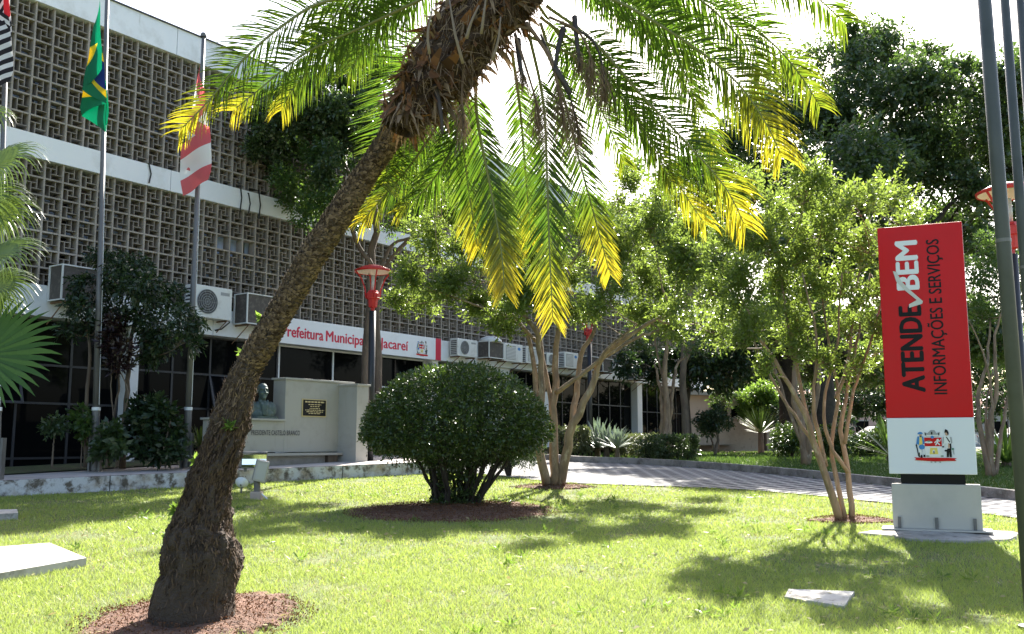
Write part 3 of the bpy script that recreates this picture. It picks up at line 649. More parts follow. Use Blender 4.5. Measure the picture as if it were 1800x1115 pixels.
for k in range(n):
    j = (k + 1) % n; mid = lambda q: tuple((np.array(q) * .55 + np.array(ctr) * .45))
    b.quad([top[k], top[j], mid(top[j]), mid(top[k])]); b.quad([mid(top[k]), mid(top[j]), ctr]); b.quad([out[k], out[j], top[j], top[k]])
tag(b.build('concrete_footing', M['concrete']), 'rough stained concrete footing under the red totem', 'footing')

# ------------------------------------------------------------------ slabs in the grass
def slabobj(name, pts, th, m, label, cat='slab'):
    b = MB(); lo = [(x, y, float(zg(y)) - .03) for x, y in pts]; hi = [(x, y, float(zg(y)) + th) for x, y in pts]; n = len(pts)
    b.quad(hi); 
    for k in range(n): b.quad([lo[k], lo[(k + 1) % n], hi[(k + 1) % n], hi[k]])
    return tag(b.build(name, m, bevel=.008), label, cat)
slabobj('concrete_slab', [(-4.46, 10.38), (-5.38, 11.5), (-6.5, 10.7), (-6.2, 6.9), (-5.7, 7.6)], .09, M['slab'], 'large pale concrete slab lying in the lawn left of the leaning palm')
slabobj('concrete_slab', [(-7.3, 14.55), (-7.6, 15.1), (-9.2, 14.6), (-8.7, 13.7)], .1, M['slab'], 'small pale concrete slab at the shaded left rim of the lawn')
slabobj('concrete_slab', [(2.36, 8.62), (2.50, 8.98), (3.05, 8.86), (2.74, 8.22)], .03, M['slab'], 'small flat concrete cover in the lawn before the red totem')

# ------------------------------------------------------------------ flagpoles and flags
def terr_pt(u, v):
    r = ray(u, v); k = (1.675 - .30) / (.0375 * r[1] - r[2]); return CAM + k * r
def flagpole(base, top, label, r0=.072, r1=.045, legs=True):
    t = thing('flagpole', base, label, 'flagpole', 'flagpoles on the terrace'); base = np.array(base); top = np.array(top); dv = (top - base); dv = dv / np.linalg.norm(dv)
    zj = base[2] + 1.35; at = lambda z: base + dv * ((z - base[2]) / dv[2])
    b = MB(); b.tube([at(zj), at(base[2] + 4.3), at(base[2] + 4.32), top], [r0, r0 * .93, r0 * .78, r1], 16); b.lathe([(r1 * 1.6, -.02), (r1 * 1.7, .04), (r1 * 1.2, .08), (.001, .09)], top, 14); b.build('pole', M['polegrey'], t, smooth=True)
    b = MB(); b.tube([base + ZZ * .02, at(zj)], r0 * 1.12, 16)
    for z in (.25, 1.28): b.tube([at(base[2] + z), at(base[2] + z + .07)], r0 * 1.25, 16, 1)
    b.build('sleeve', [M['polegrey'], M['frame_w']], t, smooth=False)
    if legs:
        b = MB()
        for s_ in (-1, 1):
            x = base[0] + s_ * r0 * 1.5; b.box(x - .022, x + .022, base[1] - .07, base[1] + .07, base[2] - .05, base[2] + .78)
        b.build('base_bracket', M['polegrey'], t)
    b = MB(); b.tube([at(base[2] + 1.4) + np.array([r1 * 1.9, -.06, 0]), at(base[2] + 4) + np.array([r1 * 2.0, -.06, 0]), top + np.array([r1 * 1.3, -.03, -.05])], .006, 5); b.build('halyard', M['frame_w'], t)
    return at
bp1, bp2 = terr_pt(166, 829), terr_pt(327, 824)
bp3 = np.array([P(-8, 836, 18.3)[0], 18.3, float(zt(18.3))])
at1 = flagpole(bp1, P(190, -60, bp1[1]), 'tall grey flagpole with the green and yellow flag')
at2 = flagpole(bp2, P(358, 64, bp2[1]), 'grey flagpole with a round cap and the red and white flag', r0=.07)
at3 = flagpole(bp3, P(16, -160, bp3[1]), 'flagpole at the left rim of the picture with the black and white striped flag')
def clothmat(name, kind):
    m, nt, b, out = newmat(name); uv = nt.nodes.new('ShaderNodeUVMap'); sp = nt.nodes.new('ShaderNodeSeparateXYZ'); nt.links.new(uv.outputs[0], sp.inputs[0])
    def mth(op, a, c=None):
        n = nt.nodes.new('ShaderNodeMath'); n.operation = op
        for i, x in enumerate((a, c)):
            if x is None: continue
            if isinstance(x, (int, float)): n.inputs[i].default_value = x
            else: nt.links.new(x, n.inputs[i])
        return n.outputs[0]
    def mix(f, a, c):
        n = nt.nodes.new('ShaderNodeMix'); n.data_type = 'RGBA'; nt.links.new(f, n.inputs[0])
        for i, x in ((6, a), (7, c)):
            if isinstance(x, tuple): n.inputs[i].default_value = c4(x)
            else: nt.links.new(x, n.inputs[i])
        return n.outputs[2]
    U, V = sp.outputs[0], sp.outputs[1]; du = mth('ABSOLUTE', mth('SUBTRACT', U, .5)); dv = mth('ABSOLUTE', mth('SUBTRACT', V, .5))
    if kind == 'rhomb':
        rh = mth('LESS_THAN', mth('ADD', mth('DIVIDE', du, .41), mth('DIVIDE', dv, .40)), 1.0)
        cc = mth('LESS_THAN', mth('SQRT', mth('ADD', mth('POWER', mth('MULTIPLY', du, 1.43), 2.0), mth('POWER', dv, 2.0))), .25)
        col = mix(cc, mix(rh, (.0, .17, .075), (.8, .6, .02)), (.01, .03, .2))
    elif kind == 'stripes':
        st_ = mth('LESS_THAN', mth('FRACT', mth('MULTIPLY', V, 6.5)), .5); can = mth('MULTIPLY', mth('LESS_THAN', U, .36), mth('GREATER_THAN', V, .6))
        col = mix(can, mix(st_, (.78, .76, .76), (.015, .012, .015)), (.6, .02, .03))
    else:
        rd = mth('GREATER_THAN', dv, .2); bl_ = mth('LESS_THAN', mth('ADD', du, dv), .1)
        col = mix(bl_, mix(rd, (.78, .78, .76), (.62, .12, .13)), (.05, .04, .06))
    nt.links.new(col, b.inputs['Base Color']); b.inputs['Roughness'].default_value = .75
    t = nt.nodes.new('ShaderNodeBsdfTranslucent'); nt.links.new(col, t.inputs[0]); ms = nt.nodes.new('ShaderNodeMixShader'); ms.inputs[0].default_value = .35
    nt.links.new(b.outputs[0], ms.inputs[1]); nt.links.new(t.outputs[0], ms.inputs[2]); nt.links.new(ms.outputs[0], out.inputs[0]); return m
def flag(at, ztop, H, L, wid, drop, side, folds, kind, label, seed, off=.22, inner=False):
    """limp cloth: the hoist runs down the pole, the rest sags beside it in upright folds"""
    NU, NV = 90, 46; b = MB(); rs = random.Random(seed); ph = rs.uniform(0, 6)
    for i in range(NU + 1):
        u = i / NU
        for j in range(NV + 1):
            v = j / NV; p = at(ztop - H * v)
            sag = drop * (u ** .8) * (1 - .3 * v); q = min(1, (v * H + sag) / (H + drop * .7)); spread = wid * (.1 + .9 * q ** .8) * (1 - .35 * max(0, q - .85) / .15)
            f = 1 - abs(1 - ((u * 4) % 2)) if u < 1 else 0.0; f = f * (.8 + .2 * u)
            f = f + .06 * math.sin(6.28 * folds * u + 2.5 * v + ph)
            x = side * spread * (f - off)
            y = (-.42 + .36 * u if inner else -.09 - .22 * u) + (.022 if inner else .035) * math.sin(6.28 * folds * 1.6 * u + 2.0 * v + ph) * (.3 + q) + .015 * math.sin(11 * v + 9 * u)
            b.v.append((p[0] + x, p[1] + y, ztop - H * v - sag + .06 * math.sin(9 * u + 2 * v) * u))
    for i in range(NU):
        for j in range(NV): b.f.append((i * (NV + 1) + j, (i + 1) * (NV + 1) + j, (i + 1) * (NV + 1) + j + 1, i * (NV + 1) + j + 1)); b.m.append(0)
    o = b.build('flag', clothmat('flag_cloth', kind), smooth=True); uvl = o.data.uv_layers.new(name='UVMap')
    vi = np.zeros(len(o.data.loops), np.int32); o.data.loops.foreach_get('vertex_index', vi); i_, j_ = vi // (NV + 1), vi % (NV + 1)
    uvl.data.foreach_set('uv', np.stack([i_ / NU, 1 - j_ / NV], -1).astype(np.float32).reshape(-1))
    return tag(o, label, 'flag', 'flags hanging limp')
z1 = P(187, 12, bp1[1])[2]; zb = P(190, 262, bp1[1])[2]
flag(at1, z1, 1.62, 2.2, .66, (z1 - zb) - 1.5, -1, 2.3, 'rhomb', 'limp green flag showing a little yellow', 3, .22, True)
z1 = P(355, 112, bp2[1])[2]; zb = P(350, 352, bp2[1])[2]
flag(at2, z1, 1.75, 2.2, .85, (z1 - zb) - 1.2, 1, 2.6, 'bands', 'limp red and white flag with faded cloth', 8, .42)
z1 = P(10, -60, bp3[1])[2]; zb = P(10, 190, bp3[1])[2]
flag(at3, z1, 1.7, 2.2, .5, (z1 - zb) - 1.45, 1, 2.1, 'stripes', 'limp black and white striped flag with a red corner', 5)

# ------------------------------------------------------------------ tall grey poles on the right
def bigpole(Y, pts, r, label):
    a, e = P(*pts[0], Y), P(*pts[1], Y); dv = (a - e); z0 = float(zg(Y)) - .1
    bpt = e + dv * ((z0 - e[2]) / dv[2]); tp = a + (a - e) * .6
    t = thing('steel_pole', bpt, label, 'pole', 'steel poles beside the totem')
    b = MB(); b.tube([bpt, bpt + (tp - bpt) * .5, tp], [r, r * .97, r * .92], 20); b.build('pole', M['polegreen'], t, smooth=True)
    b = MB(); b.tube([bpt + ZZ * .0, bpt + ZZ * .13], r * 1.9, 20); b.build('base_flange', M['polegreen'], t)
    b = MB(); m_ = bpt + (tp - bpt) * .42; b.tube([m_, m_ + (tp - bpt) * .004], r * 1.03, 20); b.build('joint_ring', M['polegrey'], t)
bigpole(7.5, ((1730.5, 0), (1793, 800)), .056, 'nearest and thickest grey steel pole crossing the right rim')
bigpole(9.5, ((1766, 0), (1798, 420)), .048, 'middle thinner grey steel pole of the three at the right rim')
bigpole(11, ((1793, 0), (1806, 180)), .05, 'grey steel pole at the far right rim, mostly outside the picture')

# ------------------------------------------------------------------ street lamps
def lamp(base, ztop, S, label):
    t = thing('street_lamp', base, label, 'street lamp', 'red and black garden lamps'); base = np.array(base); zp = ztop - 1.18 * S
    b = MB(); b.tube([base - ZZ * .05, (base[0], base[1], zp)], .085 * S, 16); b.build('post', M['blackpole'], t, smooth=True)
    c = np.array([base[0], base[1], zp])
    b = MB(); b.tube([base, base + ZZ * .03], .2 * S, 16); b.build('base_plate', M['blackpole'], t)
    b = MB(); b.lathe([(.05 * S, -.02), (.05 * S, .08 * S), (.11 * S, .1 * S), (.13 * S, .3 * S), (.18 * S, .31 * S), (.19 * S, .44 * S), (.15 * S, .46 * S), (.12 * S, .52 * S), (.001, .52 * S)], c, 8); b.build('lamp_cup', M['lampred'], t)
    b = MB(); b.tube([c + ZZ * .5 * S, c + ZZ * .92 * S], .05 * S, 10); b.build('bulb', M['clearglass'], t, smooth=True)
    b = MB(); R = .47 * S
    b.lathe([(R, 1.0 * S), (R * 1.02, 1.03 * S), (R * .6, 1.13 * S), (R * .2, 1.18 * S), (.001, 1.185 * S)], c, 32, 0); b.lathe([(.001, 1.08 * S), (R * .7, 1.05 * S), (R * .96, 1.0 * S)], c, 32, 1); b.lathe([(R * .955, 1.002 * S), (R * 1.0, .985 * S), (R * 1.03, 1.03 * S)], c, 32, 0)
    b.build('lamp_shade', [M['lampred'], M['lampwhite']], t, smooth=True)
    for k in range(4):
        a = .35 + math.pi / 2 * k; dr = np.array([math.cos(a), math.sin(a), 0]); b = MB()
        b.tube([c + dr * .185 * S + ZZ * .33 * S, c + dr * .2 * S + ZZ * .55 * S, c + dr * .3 * S + ZZ * .82 * S, c + dr * .44 * S + ZZ * 1.0 * S], .02 * S, 6); b.build('arm', M['lampred'], t)
    return t
lp = P(650, 816, 24.6); lamp((lp[0], lp[1], float(zt(lp[1])) - .02), P(655, 466, lp[1])[2], 1.02, 'red and black street lamp rising behind the memorial wall')
lp = P(1038, 803, 34); lamp((lp[0], lp[1], float(zg(lp[1]))), P(1040, 549, 34)[2], .95, 'farthest street lamp with its red head in the myrtle crown')
lp = P(1796, 700, 15.6); lamp((lp[0], lp[1], float(zg(lp[1]))), P(1788, 322, 15.6)[2], 1.02, 'red and black street lamp partly hidden by the grey steel poles')

# ------------------------------------------------------------------ floodlights
fl = G(452, 878)
t = thing('floodlight', fl, 'grey box floodlight on a stake with white cable in the grass beside the palm', 'floodlight', 'garden floodlights')
b = MB(); b.box(fl[0] - .11, fl[0] + .09, fl[1] - .1, fl[1] + .1, fl[2] - .03, fl[2] + .14); b.build('foot', M['tan'], t, bevel=.02)
b = MB(); b.tube([fl + ZZ * .12, fl + np.array([-.02, 0, .4])], .06, 12); b.build('stake', M['polegrey'], t)
b = MB(); m3 = Matrix.Rotation(.22, 3, 'Y') @ Matrix.Rotation(.35, 3, 'Z')
fb_ = lambda x, y, z: fl + np.array([.05, -.02, .5]) + np.array(m3 @ Vector((x, y, z)))
b.fbox(fb_, -.11, .11, .12, -.12, -.18, .2); b.build('housing', M['steel'], t, bevel=.012)
b = MB(); b.fbox(fb_, -.08, .08, -.12, -.126, -.14, .16); b.build('lens', M['clearglass'], t)
b = MB(); b.tube([fl + np.array([.06, -.02, .12]), fl + np.array([.14, -.1, .07]), fl + np.array([.24, -.22, .02])], .014, 6); b.build('cable', M['frame_w'], t)
f2 = P(446, 818, 20.9); f2 = np.array([f2[0], f2[1], float(zt(f2[1]))])
t = thing('floodlight', f2, 'polished wide floodlight standing on the terrace below the memorial lettering', 'floodlight', 'garden floodlights')
fb2 = lambda x, y, z: f2 + rdir2 * x + ndir2 * y + ZZ * z
rdir2 = np.array([.97, .24, 0]); ndir2 = np.array([.24, -.97, 0])
b = MB(); b.fbox(fb2, -.26, .28, -.12, .1, .05, .4); b.build('housing', M['polegrey'], t, bevel=.02)
b = MB(); pr = [(.101, .08), (.16, .13), (.15, .25), (.19, .34), (.101, .38)]
for (y0, z0), (y1, z1_) in zip(pr, pr[1:]): b.quad([fb2(-.24, y0, z0), fb2(.26, y0, z0), fb2(.26, y1, z1_), fb2(-.24, y1, z1_)])
b.build('reflector', M['chrome'], t)
b = MB(); b.fbox(fb2, -.2, -.14, -.05, .05, -.02, .06); b.fbox(fb2, .14, .2, -.05, .05, -.02, .06); b.build('bracket', M['polegrey'], t)
f3 = G(424, 868); t = thing('floodlight', f3, 'small round white floodlight half hidden behind the palm trunk', 'floodlight', 'garden floodlights')
b = MB(); m3 = np.array(Matrix.Rotation(-1.0, 3, 'X')); b.lathe([(.02, -.07), (.06, -.06), (.11, 0), (.125, .02)], f3 + ZZ * .2, 24, 0, m3); b.build('bowl', M['frame_w'], t, smooth=True)
b = MB(); b.tube([f3 - ZZ * .03, f3 + ZZ * .2], .02, 8); b.build('stake', M['polegrey'], t)

# ------------------------------------------------------------------ parked cars
def car(x, y, rz, paint, label):
    z = float(zg(y)) + .01; t = thing('parked_car', (x, y, z), label, 'car', 'cars parked along the street'); R3 = Matrix.Rotation(rz, 3, 'Z')
    tr = lambda p: (lambda q: (q[0] + x, q[1] + y, q[2] + z))(R3 @ Vector(p))
    prof = [(-2.1, .3, .82), (-2.12, .55, .84), (-2.05, .82, .82), (-1.5, .92, .8), (-1.05, .96, .78), (-.25, 1.42, .6), (.9, 1.44, .6), (1.65, 1.0, .76), (2.05, .95, .78), (2.12, .6, .82), (2.08, .3, .82)]
    b = MB(); n = len(prof)
    low = [(px_, .28, .8) for px_, _, _ in prof]
    for s_ in (-1, 1):
        for k in range(n - 1):
            a, c = prof[k], prof[k + 1]
            q = [(a[0], s_ * .84, .28), (c[0], s_ * .84, .28), (c[0], s_ * .86, min(c[1], .93)), (a[0], s_ * .86, min(a[1], .93))]
            b.quad([tr(p) for p in (q if s_ < 0 else q[::-1])])
            if max(a[1], c[1]) > .95:
                q = [(a[0], s_ * .86, min(a[1], .93)), (c[0], s_ * .86, min(c[1], .93)), (c[0], s_ * c[2], c[1]), (a[0], s_ * a[2], a[1])]; b.quad([tr(p) for p in (q if s_ < 0 else q[::-1])])
    for k in range(n - 1):
        a, c = prof[k], prof[k + 1]; wa, wc = (a[2] if a[1] > .95 else .86), (c[2] if c[1] > .95 else .86)
        b.quad([tr(p) for p in ((a[0], -wa, a[1]), (c[0], -wc, c[1]), (c[0], wc, c[1]), (a[0], wa, a[1]))])
    b.build('body', paint, t)
    for s_ in (-1, 1):
        for x0, x1, u0, u1 in ((-.85, .2, -.28, .2), (.27, 1.35, .27, .85)):
            b = MB(); b.quad([tr(p) for p in ((x0, s_ * .862, .97), (x1, s_ * .862, .97), (u1, s_ * .63, 1.36), (u0, s_ * .63, 1.36))]); b.build('side_window', M['glass'], t)
        for xx in (-1.3, 1.3):
            b = MB(); b.tube([tr((xx, s_ * .68, .31)), tr((xx, s_ * .88, .31))], .31, 20); wh = b.build('wheel', M['rubber'], t)
            b = MB(); b.tube([tr((xx, s_ * .87, .31)), tr((xx, s_ * .89, .31))], .19, 16); b.build('rim', M['steel'], wh)
        b = MB(); b.fbox(lambda a, c, e: tr((a, c, e)), -2.14, -2.08, s_ * .8, s_ * .5, .62, .76); b.build('headlight', M['lampwhite'], t)
        b = MB(); b.fbox(lambda a, c, e: tr((a, c, e)), 2.06, 2.14, s_ * .8, s_ * .52, .66, .84); b.build('tail_light', M['red'], t)
    b = MB(); b.quad([tr(p) for p in ((-.99, -.7, 1.0), (-.99, .7, 1.0), (-.31, .55, 1.4), (-.31, -.55, 1.4))]); b.quad([tr(p) for p in ((1.58, -.68, 1.06), (1.58, .68, 1.06), (.98, .55, 1.415), (.98, -.55, 1.415))]); b.build('windscreen', M['glass'], t)
q = P(1525, 770, 66); car(q[0], 64.5, .1, M['carpaint'], 'silver car parked on the street behind the right myrtle tree')
q = P(1772, 765, 66); car(q[0], 64.5, 0, M['carwhite'], 'white car parked on the street right of the totem')
q = P(1640, 765, 66); car(q[0], 65, 0, M['carpaint'], 'silver car parked behind the red totem')
# ------------------------------------------------------------------ foliage tools
RN = np.random.default_rng(11)
def unit(v): return v / (np.linalg.norm(v, axis=-1, keepdims=True) + 1e-9)
def sprays(c, d, L, k, s, asp=.45, droop=.15, flat=.5, jit=.35):
    """n twigs at c pointing along d, each with k leaves set left and right: quads (n*k,4,3)"""
    n = len(c); d = unit(d); r = RN.normal(size=(n, 3)); r[:, 2] += flat * 2; side = unit(np.cross(d, unit(r))); out = []
    Ls = np.broadcast_to(L, (n,))[:, None]
    for i in range(k):
        t = (i + .6) / k; sg = 1 if i % 2 else -1; p = c + d * Ls * (t - .3) - np.array([0, 0, 1]) * Ls * droop * t * t
        ld = unit(d * (.45 + .5 * t) + side * sg * (.9 - .4 * t) + RN.normal(size=(n, 3)) * jit - np.array([0, 0, droop]))
        nn = RN.normal(size=(n, 3)) * .6 + np.array([0, 0, flat]); wv = unit(np.cross(ld, nn)); nv = np.cross(wv, ld)
        sz = (s * RN.uniform(.65, 1.25, n))[:, None]; mid = p + ld * sz * .45 + nv * sz * .07
        out.append(np.stack([p, mid + wv * sz * asp * .5, p + ld * sz, mid - wv * sz * asp * .5], 1))
    return np.concatenate(out, 0)
def scatter(clumps, n, shell=.4, squash=.85, gap=.0, gs=1.2):
    """points and outward directions spread through balls (x,y,z,r)"""
    cl = np.array(clumps, float); w_ = cl[:, 3] ** 2; idx = RN.choice(len(cl), n, p=w_ / w_.sum())
    d = unit(RN.normal(size=(n, 3))); rr = cl[idx, 3] * RN.random(n) ** shell
    p = cl[idx, :3] + d * rr[:, None] * np.array([1, 1, squash])
    if gap:
        keep = np.array([noise.noise(Vector(q * gs)) > -.5 + gap for q in p]); p, d = p[keep], d[keep]
    return p, d
def pxclumps(lst, Y, dep, seed):
    rs = random.Random(seed); out = []
    for u, v, r in lst:
        y = Y + rs.uniform(-dep, dep); p = P(u, v, y); out.append((p[0], p[1], p[2], r * px(y)))
    return out
def subclumps(clumps, per, fr, seed, low=0.0):
    """break big balls into many small leafy tufts with gaps between them"""
    rs = random.Random(seed); out = []
    for c in clumps:
        for _ in range(max(2, int(per * rs.uniform(.6, 1.3)))):
            d = np.array([rs.gauss(0, 1), rs.gauss(0, 1), rs.gauss(0, 1)]); d = d / np.linalg.norm(d) * rs.random() ** .4
            out.append((c[0] + d[0] * c[3], c[1] + d[1] * c[3], c[2] + d[2] * c[3] * .85, c[3] * fr * rs.uniform(.6, 1.4)))
    return out
def limb(b, pts, r0, r1, n=8, wob=.0, k=12, seed=0):
    s_ = spline(pts, k); rs = random.Random(seed)
    if wob: s_[1:-1] += np.array([[rs.gauss(0, wob) for _ in range(3)] for _ in range(k - 2)])
    b.tube(s_, list(np.linspace(r0, r1, k)), n)
def plant(name, base, label, cat, stems, clumps, leaf, n, L, k, s, group=None, bark='darkbark', asp=.45, shell=.4, squash=.85, gap=0, gs=1.2, droop=.15, up=.25, twigs=60, flat=.5, links=True, r_link=.02, extra=None, tufts=None, extra_leaf=None):
    t = thing(name, base, label, cat, group); b = MB(); ends = []
    for j, (pts, r0, r1) in enumerate(stems):
        limb(b, pts, r0, r1, 9, min(.03, r0 * .16), 18, j); sp_ = spline(pts, 14); ends += [(q, r0 + (r1 - r0) * i / 13) for i, q in enumerate(sp_) if i > 6]
    rs = random.Random(len(clumps))
    if links and ends:
        E_ = np.array([e[0] for e in ends])
        for c in clumps:
            cc = np.array(c[:3]); dd = np.linalg.norm(E_ - cc, axis=1) + .8 * np.maximum(0, E_[:, 2] - cc[2] + .2); i = int(np.argmin(dd)); a = E_[i]
            m_ = a * .5 + cc * .5 + np.array([rs.gauss(0, .08), rs.gauss(0, .08), -.06 * np.linalg.norm(cc - a)]); limb(b, [a, m_, cc], min(r_link, ends[i][1] * .8), .006, 6, .012, 8, i)
            for q in range(4):
                e = cc + np.array([rs.gauss(0, 1), rs.gauss(0, 1), abs(rs.gauss(0, 1)) * .8]) * c[3] * .55; limb(b, [m_ * .4 + cc * .6, (m_ + e) / 2 + np.array([0, 0, .05]), e], .008, .003, 4, .01, 5, q)
    tr_ = b.build('trunk', M[bark], t, smooth=True)
    if tufts:
        sc = subclumps(clumps, tufts[0], tufts[1], n)
        if links:
            bb = MB(); E_ = np.array([q for c in clumps for q in (c[:3],)] + [e[0] for e in ends])
            for i, c in enumerate(sc):
                if i % tufts[2] == 0:
                    cc = np.array(c[:3]); j = int(np.argmin(np.linalg.norm(E_ - cc, axis=1) + 2 * np.maximum(0, E_[:, 2] - cc[2]))); a = E_[j]; limb(bb, [a, (a + cc) / 2 - np.array([0, 0, .04]), cc], r_link * .35, .003, 4, .012, 5, i)
            for v_ in bb.f: b.f.append(tuple(k_ + len(b.v) for k_ in v_)); b.m.append(0)
            b.v += bb.v
            bpy.data.objects.remove(tr_); tr_ = b.build('trunk', M[bark], t, smooth=True)
    else: sc = clumps
    p, d = scatter(sc, n, shell, squash, gap, gs); d = unit(d) * .7 + RN.normal(size=d.shape) * .5; d[:, 2] += up
    q = sprays(p, d, L, k, s, asp, droop, flat)
    if extra is not None and extra_leaf: npmesh('sunlit_crown', extra, 4, M[extra_leaf], t)  # brighter tufts, sunlight put into their leaf colour
    elif extra is not None: q = np.concatenate([q, extra], 0)
    npmesh('crown', q, 4, M[leaf], t); return t

# ------------------------------------------------------------------ leaning date palm
PY = 7.75
prof = [(338, 1130, 70), (338, 1095, 72), (340, 1057, 72), (352, 1020, 67), (354, 982, 68), (353, 942, 58), (358, 907, 48), (367, 857, 39), (384, 807, 36), (400, 757, 34), (414, 707, 31), (424, 677, 27), (434, 650, 24), (459, 607, 25),
        (489, 555, 23), (521, 500, 24), (549, 450, 25), (582, 400, 25), (615, 350, 24), (647, 300, 22), (681, 250, 23), (701, 222, 28)]
palm = thing('date_palm', P(345, 1090, PY), 'leaning date palm with shaggy dark trunk and yellow tipped drooping fronds', 'palm tree')
sp_ = spline([tuple(P(u, v, PY + .002 * (1090 - v) * .4)) + (r * px(PY),) for u, v, r in prof], 820)
b = MB(); NS = 72; L_ = len(sp_); frames = []
pu = None
for k in range(L_):
    t = sp_[min(k + 1, L_ - 1), :3] - sp_[max(k - 1, 0), :3]; t = t / np.linalg.norm(t)
    a = np.array([1.0, 0, 0]) if pu is None else pu; a = a - t * (a @ t); a /= np.linalg.norm(a); pu = a; frames.append((t, a, np.cross(t, a)))
def trunkpt(k, an, o=0.0): t, a, c = frames[k]; return sp_[k, :3] + (sp_[k, 3] + o) * (math.cos(an) * a + math.sin(an) * c)
for k in range(L_):
    h_ = k / L_; low = max(0, 1 - h_ / .47); arc = k * 6.1 / 820
    for j in range(NS):
        an = 2 * math.pi * j / NS
        ringp = (arc / .05 + 1.3 * noise.noise((math.cos(an) * 2, math.sin(an) * 2, arc * 2)) + .5 * noise.noise((an * 5, arc * 6, 4.0)) + an / 6.2832) % 1.0
        rg = .022 * (ringp ** 1.5) + .012 * noise.noise((an * 9, arc * 40, 2.0)); sh = .05 * noise.noise((math.cos(an) * 3.2, math.sin(an) * 3.2, arc * 6)) + .03 * noise.noise((math.cos(an) * 11, math.sin(an) * 11, arc * 12))
        base_smooth = .3 + .7 * min(1, max(0, (h_ - .05) / .1))
        b.v.append(tuple(trunkpt(k, an, (rg * (1 if low < .1 else .35) + sh * min(1, low * 3 + .18)) * base_smooth - .01)))
for k in range(L_ - 1):
    for j in range(NS): b.f.append((k * NS + j, k * NS + (j + 1) % NS, (k + 1) * NS + (j + 1) % NS, (k + 1) * NS + j)); b.m.append(0)
tm = mat('palm_trunk', (.11, .075, .048), .95, [((.04, .027, .019), 5, .42, .62), ((.22, .16, .11), 18, .56, .75), ((.06, .075, .03), 2.3, .6, .75)], bump=(55, 1, .03))
def weathered(m, z0, z1, col):                                       # the old foot of the trunk has darker bark than the younger top
    nt = m.node_tree; bs = nt.nodes['Principled BSDF']; src = bs.inputs['Base Color'].links[0].from_socket; tc = nt.nodes.new('ShaderNodeTexCoord'); sx = nt.nodes.new('ShaderNodeSeparateXYZ'); nt.links.new(tc.outputs['Object'], sx.inputs[0])
    nz = nt.nodes.new('ShaderNodeTexNoise'); nz.inputs['Scale'].default_value = 5; nt.links.new(tc.outputs['Object'], nz.inputs['Vector']); ad = nt.nodes.new('ShaderNodeMath'); ad.operation = 'ADD'; nt.links.new(sx.outputs[2], ad.inputs[0]); nt.links.new(nz.outputs[0], ad.inputs[1])
    mr = nt.nodes.new('ShaderNodeMapRange'); mr.inputs[1].default_value = z0 + .5; mr.inputs[2].default_value = z1 + .5; nt.links.new(ad.outputs[0], mr.inputs[0]); mx = nt.nodes.new('ShaderNodeMix'); mx.data_type = 'RGBA'
    nt.links.new(mr.outputs[0], mx.inputs[0]); mx.inputs[6].default_value = c4(col); nt.links.new(src, mx.inputs[7]); nt.links.new(mx.outputs[2], bs.inputs['Base Color'])
tm2 = mat('palm_trunk_weathered', (.125, .085, .052), .95, [((.05, .034, .023), 5, .42, .62), ((.24, .175, .115), 18, .56, .75), ((.07, .085, .035), 2.3, .6, .75)], bump=(55, 1, .03)); weathered(tm2, 1.75, 2.35, (.062, .042, .029))
trunk = b.build('trunk', tm2, palm, smooth=False)
rs = random.Random(2); chips = []; chips_low = []
for _ in range(15000):                                                # shaggy leaf-base stubs and fibre of the trunk
    k = int(rs.triangular(22, 400, 230) if rs.random() < .58 else rs.uniform(330, L_ - 2)); an = rs.uniform(0, 6.283); t, a, c = frames[k]; n_ = math.cos(an) * a + math.sin(an) * c; sd = np.cross(t, n_)
    low = k < 385; p = trunkpt(k, an, -.005); l = rs.uniform(.02, .07) if low else rs.uniform(.02, .05); w_ = rs.uniform(.0015, .009) if low else rs.uniform(.012, .034)
    if low: d_ = unit(t * rs.choice((-1, -1, 1)) * rs.uniform(.4, 1) + n_ * rs.uniform(.1, .42) + sd * rs.gauss(0, .25))
    else: d_ = unit(t * .9 + n_ * rs.uniform(.3, .75) + sd * (.6 + rs.gauss(0, .3)))
    (chips if not low or k > 300 + rs.uniform(-40, 60) else chips_low).append([p - sd * w_, p + sd * w_, p + d_ * l + sd * w_ * .4, p + d_ * l - sd * w_ * .3])
npmesh('trunk_fibre', chips, 4, M['chip'], trunk); npmesh('trunk_fibre', chips_low, 4, M['chip_old'], trunk)
for (k, an) in ((290, -1.2), (235, 3.0), (172, 3.2), (140, 2.9), (400, 2.6), (455, 2.9)):                     # little ferns growing on the trunk
    p = trunkpt(k, an); n_ = unit(p - sp_[k, :3]); cs = np.repeat(p[None], 5, 0); ds = n_ + RN.normal(size=(5, 3)) * .4 + np.array([0, 0, .8]); npmesh('sprout', sprays(cs, ds, .06, 5, .07, .5, .2), 4, M['brightleaf'], trunk)
